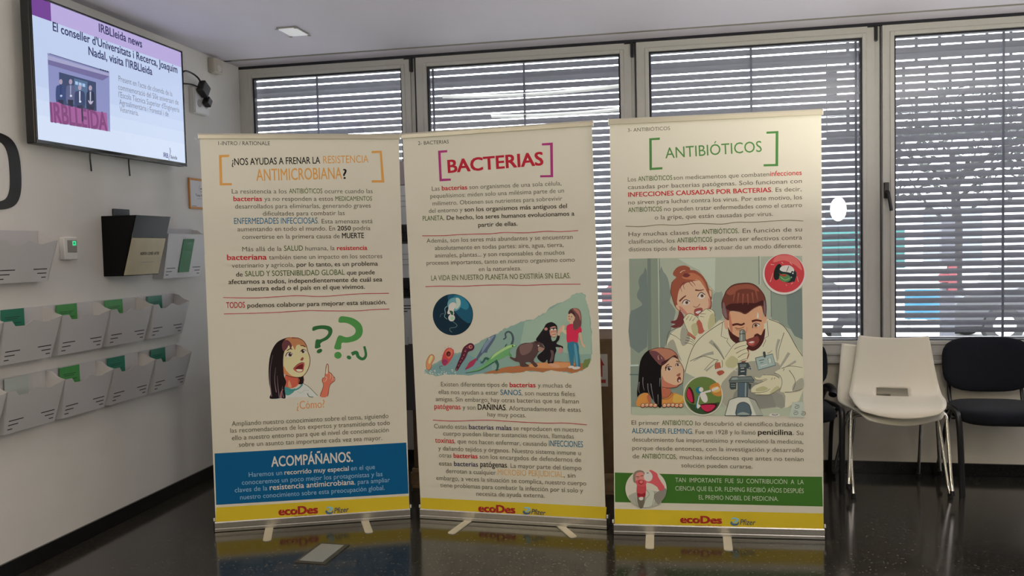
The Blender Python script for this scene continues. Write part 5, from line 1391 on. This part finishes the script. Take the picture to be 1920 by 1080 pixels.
# things on the bench
P.poly((150, 152, 136), [(992, 848), (1122, 850), (1122, 1032), (948, 1030)], 1)
for x, y in ((1042, 900), (1028, 975), (1120, 980)): P.line(MSD, [(x - 22, y - 20), (x + 18, y - 14), (x + 24, y + 14), (x - 14, y + 24), (x - 20, y + 4), (x + 14, y - 2)], 5)
P.ell((176, 170, 150), (775, 1004), 66, 22); P.ell(MSD, (780, 998), 36, 10); P.ell((160, 156, 140), (780, 996), 26, 6)
# girl in front
P.crop(1170, 630, 6.75)
P.poly((170, 112, 54), [(158, 884), (180, 770), (250, 722), (330, 720), (340, 860), (480, 800), (560, 780), (620, 716), (700, 740), (764, 770), (742, 860), (480, 870), (330, 890)], 2)
P.poly((190, 136, 64), [(640, 735), (720, 750), (756, 775), (730, 830), (620, 836)], 3); P.poly((150, 82, 54), [(290, 760), (330, 740), (340, 850), (310, 840)], 2)
P.poly((150, 82, 60), [(478, 640), (572, 655), (590, 722), (562, 772), (482, 785)], 2); P.line((130, 70, 40), [(486, 770), (540, 775), (590, 740), (606, 705)], 8); P.line((130, 70, 40), [(486, 796), (550, 798), (606, 756), (618, 716)], 6)
P.poly((188, 138, 108), [(470, 400), (500, 350), (560, 310), (640, 275), (690, 300), (722, 350), (748, 410), (752, 490), (742, 580), (700, 612), (660, 640), (560, 652), (490, 640)], 3)
P.poly((158, 92, 72), [(482, 500), (510, 560), (580, 600), (660, 622), (742, 590), (700, 618), (655, 645), (555, 655), (484, 642)], 3)
P.poly((20, 16, 16), [(300, 185), (225, 270), (194, 390), (180, 600), (166, 700), (172, 775), (200, 735), (300, 720), (420, 884), (478, 886), (470, 620), (468, 440), (490, 360), (520, 320), (440, 240), (360, 180)], 2)
P.poly((148, 96, 74), [(320, 190), (400, 156), (490, 152), (600, 175), (668, 238), (684, 292), (625, 268), (585, 285), (540, 335), (490, 365), (450, 360), (390, 300)], 3)
P.poly((90, 54, 54), [(318, 195), (400, 190), (470, 240), (520, 300), (490, 365), (440, 350), (380, 290)], 3)
P.poly((60, 32, 32), [(540, 335), (500, 366), (470, 380), (480, 330), (560, 290), (600, 262), (650, 240), (684, 292), (625, 262), (585, 285)], 2)
for a in ([(440, 300), (430, 260), (440, 240)], [(480, 290), (470, 262)]): P.line((180, 130, 110), a, 9, 3)
for a in ([(240, 520), (240, 610), (256, 690)], [(300, 600), (310, 700), (360, 820)], [(340, 600), (356, 710), (380, 820)], [(456, 530), (450, 640)], [(430, 740), (432, 870)], [(194, 580), (186, 680), (200, 720)]): P.line((112, 106, 104), a, 9, 3)
P.line(OUT, [(330, 180), (400, 154), (490, 150), (600, 172), (670, 236), (690, 300), (724, 352), (750, 410), (754, 490), (742, 584), (700, 616), (655, 648), (555, 656), (484, 644)], 6)
P.line(OUT, [(520, 410), (540, 372), (572, 352)], 12, 8); P.line(OUT, [(660, 316), (700, 322)], 11, 8)
for cx_, cy_, s__ in ((572, 412, 1.0), (684, 362, 0.72)):
    P.ell((206, 186, 160), (cx_, cy_), 36 * s__, 27 * s__, -24); P.ell((70, 34, 26), (cx_ - 2, cy_ + 2), 20 * s__, 22 * s__); P.ell((206, 190, 170), (cx_ + 8, cy_ - 6), 6 * s__, 6 * s__)
    P.line(OUT, [(cx_ - 46 * s__, cy_ + 26 * s__), (cx_ - 34 * s__, cy_ - 14 * s__), (cx_ + 4, cy_ - 30 * s__), (cx_ + 32 * s__, cy_ - 20 * s__)], 10 * s__)
P.poly((130, 76, 60), [(664, 494), (700, 470), (716, 474), (706, 504), (680, 512)], 3); P.ell((88, 38, 28), (696, 550), 24, 36, 14); P.ell((212, 186, 158), (700, 562), 13, 18, 14); P.ell((120, 50, 44), (698, 540), 12, 12)
for x0, n_ in ((238, 4), (512, 5)):
    for k in range(n_):
        P.ell(OUT, (x0 + 52 * k, 880 - (6 if k in (1, 2) else 0)), 32, 28, -20); P.ell((184, 120, 92), (x0 + 52 * k, 878 - (6 if k in (1, 2) else 0)), 26, 22, -20); P.ell((212, 160, 128), (x0 + 3 + 52 * k, 868), 11, 9)
# round inset with a green ground
P.ell((178, 180, 146), (1000, 752), 250, 252, 0, 56); P.ell((84, 98, 50), (1000, 752), 236, 238, 0, 56)
P.poly((46, 62, 38), [(770, 780), (830, 850), (960, 870), (1120, 850), (1210, 840), (1150, 940), (1000, 990), (860, 940)], 3)
P.poly((160, 104, 46), [(1080, 640), (1190, 590), (1232, 700), (1222, 760), (1130, 740)], 3); P.poly((194, 142, 84), [(1110, 660), (1190, 640), (1218, 690), (1140, 715)], 3)
P.poly((60, 22, 24), [(830, 640), (880, 720), (888, 845), (840, 840), (790, 770), (796, 690)], 3); P.poly((158, 36, 60), [(820, 660), (856, 730), (872, 830), (836, 828), (796, 760), (800, 700)], 3)
P.poly((54, 22, 24), [(960, 866), (1168, 852), (1140, 930), (1060, 972), (990, 930)], 3); P.poly((158, 36, 60), [(976, 876), (1150, 872), (1118, 930), (1060, 956), (1000, 930)], 3)
P.ell((30, 92, 104), (944, 684), 40, 44, 0); P.ell((186, 186, 160), (976, 676), 28, 30); P.poly((186, 186, 160), [(960, 730), (1010, 706), (1050, 760), (1056, 820), (1020, 842), (980, 800)], 3)
P.line((186, 186, 160), [(1012, 712), (1100, 690), (1190, 652)], 20, 34); P.line((60, 60, 50), [(1100, 672), (1108, 708)], 8, sm=1)
P.line((176, 176, 150), [(950, 750), (930, 850), (934, 900)], 18, 24); P.poly((176, 176, 150), [(920, 860), (970, 880), (930, 920)], 2); P.line((30, 92, 104), [(946, 740), (918, 850), (914, 910)], 10, 14)
# round inset with a red ground
P.crop(1330, 470, 6.0)
P.ell((182, 174, 156), (842, 264), 242, 230, 0, 56); P.ell((160, 52, 54), (843, 254), 224, 216, 0, 56); P.poly((186, 88, 80), [(760, 60), (900, 52), (1000, 110), (1040, 220), (960, 160), (840, 110), (720, 130)], 4)
P.ell((24, 30, 26), (768, 240), 42, 94, 14); P.poly((28, 40, 36), [(800, 190), (960, 220), (970, 310), (900, 360), (790, 320)], 3)
P.poly((176, 170, 154), [(790, 210), (820, 172), (900, 166), (950, 206), (940, 252), (870, 240), (820, 234)], 3); P.line((70, 66, 60), [(892, 176), (868, 232)], 8)
P.ell((70, 104, 64), (848, 306), 66, 46, 10); P.poly((140, 50, 40), [(784, 252), (820, 270), (868, 262), (850, 292), (806, 280)], 3); P.line((126, 150, 96), [(800, 296), (850, 330), (900, 310)], 8, 4)
P.ell((30, 36, 36), (940, 290), 26, 62, -8); P.ell((150, 156, 150), (938, 254), 9, 9); P.ell((110, 118, 112), (922, 300), 8, 10)
for a in ([(690, 155), (730, 158)], [(684, 350), (700, 300), (716, 250)], [(812, 130), (830, 145)], [(905, 130), (930, 160)], [(1000, 350), (985, 290)], [(860, 380), (870, 395)], [(920, 375), (936, 360)]): P.line((204, 150, 132), a, 6, 3)
# round portrait on the green band
P.crop(1150, 860, 7.717); P.paper = (158, 146, 127)
P.ell((160, 148, 130), (473, 430), 298, 278, 0, 60)
P.poly((132, 126, 110), [(215, 548), (260, 510), (340, 478), (400, 470), (470, 440), (560, 460), (640, 470), (672, 500), (696, 560), (690, 640), (600, 685), (470, 708), (360, 692), (270, 636)], 2)
P.poly((150, 146, 128), [(470, 445), (560, 462), (600, 520), (580, 660), (430, 700), (470, 580)], 2); P.poly((104, 96, 84), [(590, 520), (650, 470), (735, 420), (770, 450), (752, 540), (700, 610), (650, 660), (600, 600)], 2)
P.poly((84, 74, 60), [(345, 540), (400, 560), (460, 540), (425, 706), (366, 690)], 2); P.ell((170, 160, 140), (402, 572), 32, 28)
P.poly((150, 56, 58), [(342, 380), (470, 360), (468, 500), (455, 545), (402, 552), (350, 545)], 2); P.poly((116, 30, 36), [(345, 490), (405, 510), (465, 486), (458, 548), (402, 540), (352, 550)], 2)
P.poly((104, 88, 74), [(285, 300), (290, 220), (330, 176), (390, 164), (440, 184), (446, 230), (330, 230), (330, 340), (300, 340)], 3)
P.poly((170, 100, 88), [(322, 250), (340, 205), (400, 190), (440, 210), (455, 290), (478, 320), (470, 380), (430, 400), (370, 390), (325, 340)], 3)
P.poly((156, 64, 64), [(325, 320), (400, 300), (475, 320), (468, 384), (420, 402), (345, 380)], 3); P.ell((128, 40, 42), (400, 336), 40, 36); P.ell((172, 84, 78), (404, 332), 26, 22)
P.line((70, 44, 38), [(330, 258), (380, 262)], 10, sm=1); P.line((70, 44, 38), [(392, 250), (436, 240)], 10, sm=1); P.line((84, 66, 58), [(340, 285), (375, 290)], 6, sm=1)
P.poly((160, 66, 68), [(518, 164), (560, 166), (632, 210), (650, 262), (704, 352), (742, 412), (700, 462), (654, 446), (640, 412), (596, 380), (548, 356), (480, 340), (470, 325), (560, 262), (552, 210)], 3)
P.ell((188, 180, 162), (505, 256), 63, 72); P.ell((168, 158, 140), (512, 272), 42, 48); P.ell((110, 100, 88), (496, 205), 18, 9)
P.line((80, 74, 60), [(470, 445), (520, 510), (470, 580), (428, 704)], 5); P.line((80, 74, 60), [(600, 480), (590, 560), (560, 690)], 5); P.line((80, 74, 60), [(312, 560), (350, 690)], 4)
P.build('illustration', g3_)

# ------------------------------------------------------------------ the street outside, seen between the slats
GZ = -0.35
o = MB().box((-20, 0.5, GZ - 0.2), (40, 60, GZ), mat('pale_paving', (0.55, 0.54, 0.52), 0.9, noise=0.08, nscale=2)).build('pavement', kind='structure')
def outside(n, label, cat, loc, group=None): return thing(n, label, cat, loc, 0, group)
# building with brick-offset panels opposite
ob_ = outside('opposite_building', 'pale building with offset facade panels seen through the upper blind slats on the right', 'building', (12.5, 20.0, GZ))
MB().box((-5.45, 0.28, 0), (9, 5, 12.5), mat('facade_lower', (0.62, 0.62, 0.64), 0.7)).box((-5.42, 0.25, 4.6), (9, 0.28, 12.4), mat('facade_joint', (0.008, 0.008, 0.010), 0.8)).build('wall', ob_)
fc = MB()
PANM = mat('facade_panel', (0.80, 0.80, 0.80), 0.7)
for r in range(16):
    z = 4.85 + r * 0.43
    for k in range(24):
        x = -5.4 + k * 0.60 + (0.27 if (r // 2) % 2 else 0.0)
        if x < -5.4 + max(0, (4 - r)) * 0.0: continue
        fc.box((x, 0.18, z), (x + 0.50, 0.252, z + 0.40), PANM)
fc.build('panel_cladding', ob_)
MB().box((-5.45, 0.1, 0), (9, 0.26, 4.6), mat('facade_lower', (0.62, 0.62, 0.64), 0.7)).build('lower_wall', ob_)
for k in range(5): MB().box((-5.5 + 2.6 * k, 0.06, 1.0), (-4.0 + 2.6 * k, 0.12, 2.6), mat('far_window', (0.10, 0.11, 0.13), 0.2)).build('window', ob_)
# tree with a sparse crown
def tree(label, x, y, h_, cr, n_, seed):
    rnd = random.Random(seed)
    t = outside('street_tree', label, 'tree', (x, y, GZ), 'trees across the street')
    tk = MB().tube([(0, 0, 0), (0.05, 0, h_ * .45), (-0.03, 0.05, h_ * .75)], 0.12, mat('bark', (0.015, 0.013, 0.012), 0.9), 10, r2=0.05)
    for k in range(9):
        a = rnd.uniform(0, 2 * pi); z0 = h_ * rnd.uniform(.42, .7)
        tk.tube([(0.02, 0, z0), (cos(a) * cr * .5, sin(a) * cr * .5, z0 + .5), (cos(a) * cr * .9, sin(a) * cr * .9, z0 + rnd.uniform(.4, 1.2))], 0.04, mat('bark', (0.015, 0.013, 0.012)), 6, r2=0.01)
    tk.build('trunk', t)
    lf = MB(); V, F = [], []
    for k in range(n_):
        a = rnd.uniform(0, 2 * pi); r = cr * math.sqrt(rnd.random()); zz = h_ * .78 + rnd.uniform(-1, 1) * (h_ * .28) * math.sqrt(max(0, 1 - (r / cr) ** 2))
        c = Vector((r * cos(a), r * sin(a), zz)); d1 = Vector((rnd.uniform(-1, 1), rnd.uniform(-1, 1), rnd.uniform(-1, 1))).normalized() * .09
        d2 = d1.cross(Vector((rnd.uniform(-1, 1), rnd.uniform(-1, 1), 1))).normalized() * .045
        i = len(V); V += [c - d1, c + d2, c + d1, c - d2]; F.append([i, i + 1, i + 2, i + 3])
    lf.add(V, F, mat('grey_green_leaf', (0.03, 0.033, 0.028), 0.8)); lf.build('foliage', t, fixn=False)
tree('sparse grey-green street tree beyond the window by the right black chair', 7.9, 11.5, 4.4, 1.6, 700, 3)
tree('second street tree further along, near the photo edge', 10.6, 13.0, 4.6, 1.5, 700, 5)
# teal kiosk, cyan sign, red and grey post, cars
k_ = outside('kiosk', 'teal street kiosk seen through the blind beside the antibióticos banner', 'kiosk', (6.3, 13.0, GZ))
MB().box((-1.2, 0, 0), (0.95, 1.6, 0.9), mat('kiosk_white', (0.7, 0.7, 0.7), 0.6)).build('body', k_)
MB().box((-1.3, -0.25, 1.18), (1.05, 1.7, 1.98), mat('kiosk_teal', (0.01, 0.085, 0.078), 0.5)).build('awning', k_)
for xx in (-1.15, 0.88): MB().box((xx, -0.1, 0.9), (xx + 0.06, -0.04, 1.2), M_GREYP).build('post', k_)
sp = outside('street_post', 'grey street post with a red box and a white notice on it', 'post', (6.78, 8.0, GZ))
MB().box((-0.09, -0.06, 0), (0.09, 0.06, 2.0), mat('post_grey', (0.035, 0.035, 0.045), 0.6), 0.01).build('post', sp)
MB().box((-0.02, -0.12, 0.97), (0.10, -0.06, 1.42), mat('box_red', (0.09, 0.004, 0.009), 0.5), 0.008).box((-0.14, -0.12, 1.12), (-0.02, -0.06, 1.24), mat('box_red', (0.09, 0.004, 0.009))).build('call_box', sp)
MB().box((-0.12, -0.10, 1.32), (-0.03, -0.06, 1.42), PANM).build('notice', sp)
cs = outside('street_sign', 'low cyan street sign board behind the grey post', 'sign', (6.55, 8.6, GZ))
MB().box((-0.20, 0, 0.52), (0.38, 0.04, 0.98), mat('sign_cyan', (0.012, 0.085, 0.14), 0.4)).build('board', cs)
for xx in (-0.16, 0.32): MB().box((xx, 0.0, 0), (xx + 0.04, 0.04, 0.53), M_GREYP).build('leg', cs)
def car(label, x, y, rz, paint, sc_=1.0):
    t = outside('parked_car', label, 'car', (x, y, GZ), 'cars parked in the street'); t.rotation_euler = (0, 0, rz)
    side = [(-2.1, 0.30), (-2.12, 0.62), (-1.95, 0.80), (-1.15, 0.90), (-0.55, 1.38), (0.75, 1.42), (1.45, 0.98), (2.05, 0.86), (2.12, 0.5), (2.05, 0.30)]
    MB().prism(side, 1, -0.82, 0.82, paint).build('body', t)
    MB().prism([(-1.02, 0.93), (-0.52, 1.32), (0.05, 1.34), (0.05, 0.93)], 1, -0.826, 0.826, mat('car_glass', (0.02, 0.022, 0.026), 0.08)).prism([(0.12, 0.93), (0.12, 1.34), (0.70, 1.36), (1.25, 0.97)], 1, -0.826, 0.826, mat('car_glass', (0.02, 0.022, 0.026))).build('window', t)
    for xx in (-1.35, 1.35):
        for s_ in (-1, 1):
            MB().cyl((xx, s_ * 0.66, 0.31), (xx, s_ * 0.86, 0.31), 0.31, mat('tyre', (0.012, 0.012, 0.012), 0.8), 22).cyl((xx, s_ * 0.84, 0.31), (xx, s_ * 0.87, 0.31), 0.18, M_ALU, 16).build('wheel', t)
car('dark grey parked car low in the right window beyond the black chair', 9.4, 10.6, rad(4), mat('car_dark', (0.012, 0.012, 0.015), 0.25))
car('white parked car low behind the blind beside the antibióticos banner', 4.3, 9.6, rad(-3), mat('car_white', (0.72, 0.72, 0.72), 0.25))
car('red parked car behind the white one, seen in slivers through the blind', 3.2, 15.8, rad(0), mat('car_red', (0.07, 0.004, 0.006), 0.3))
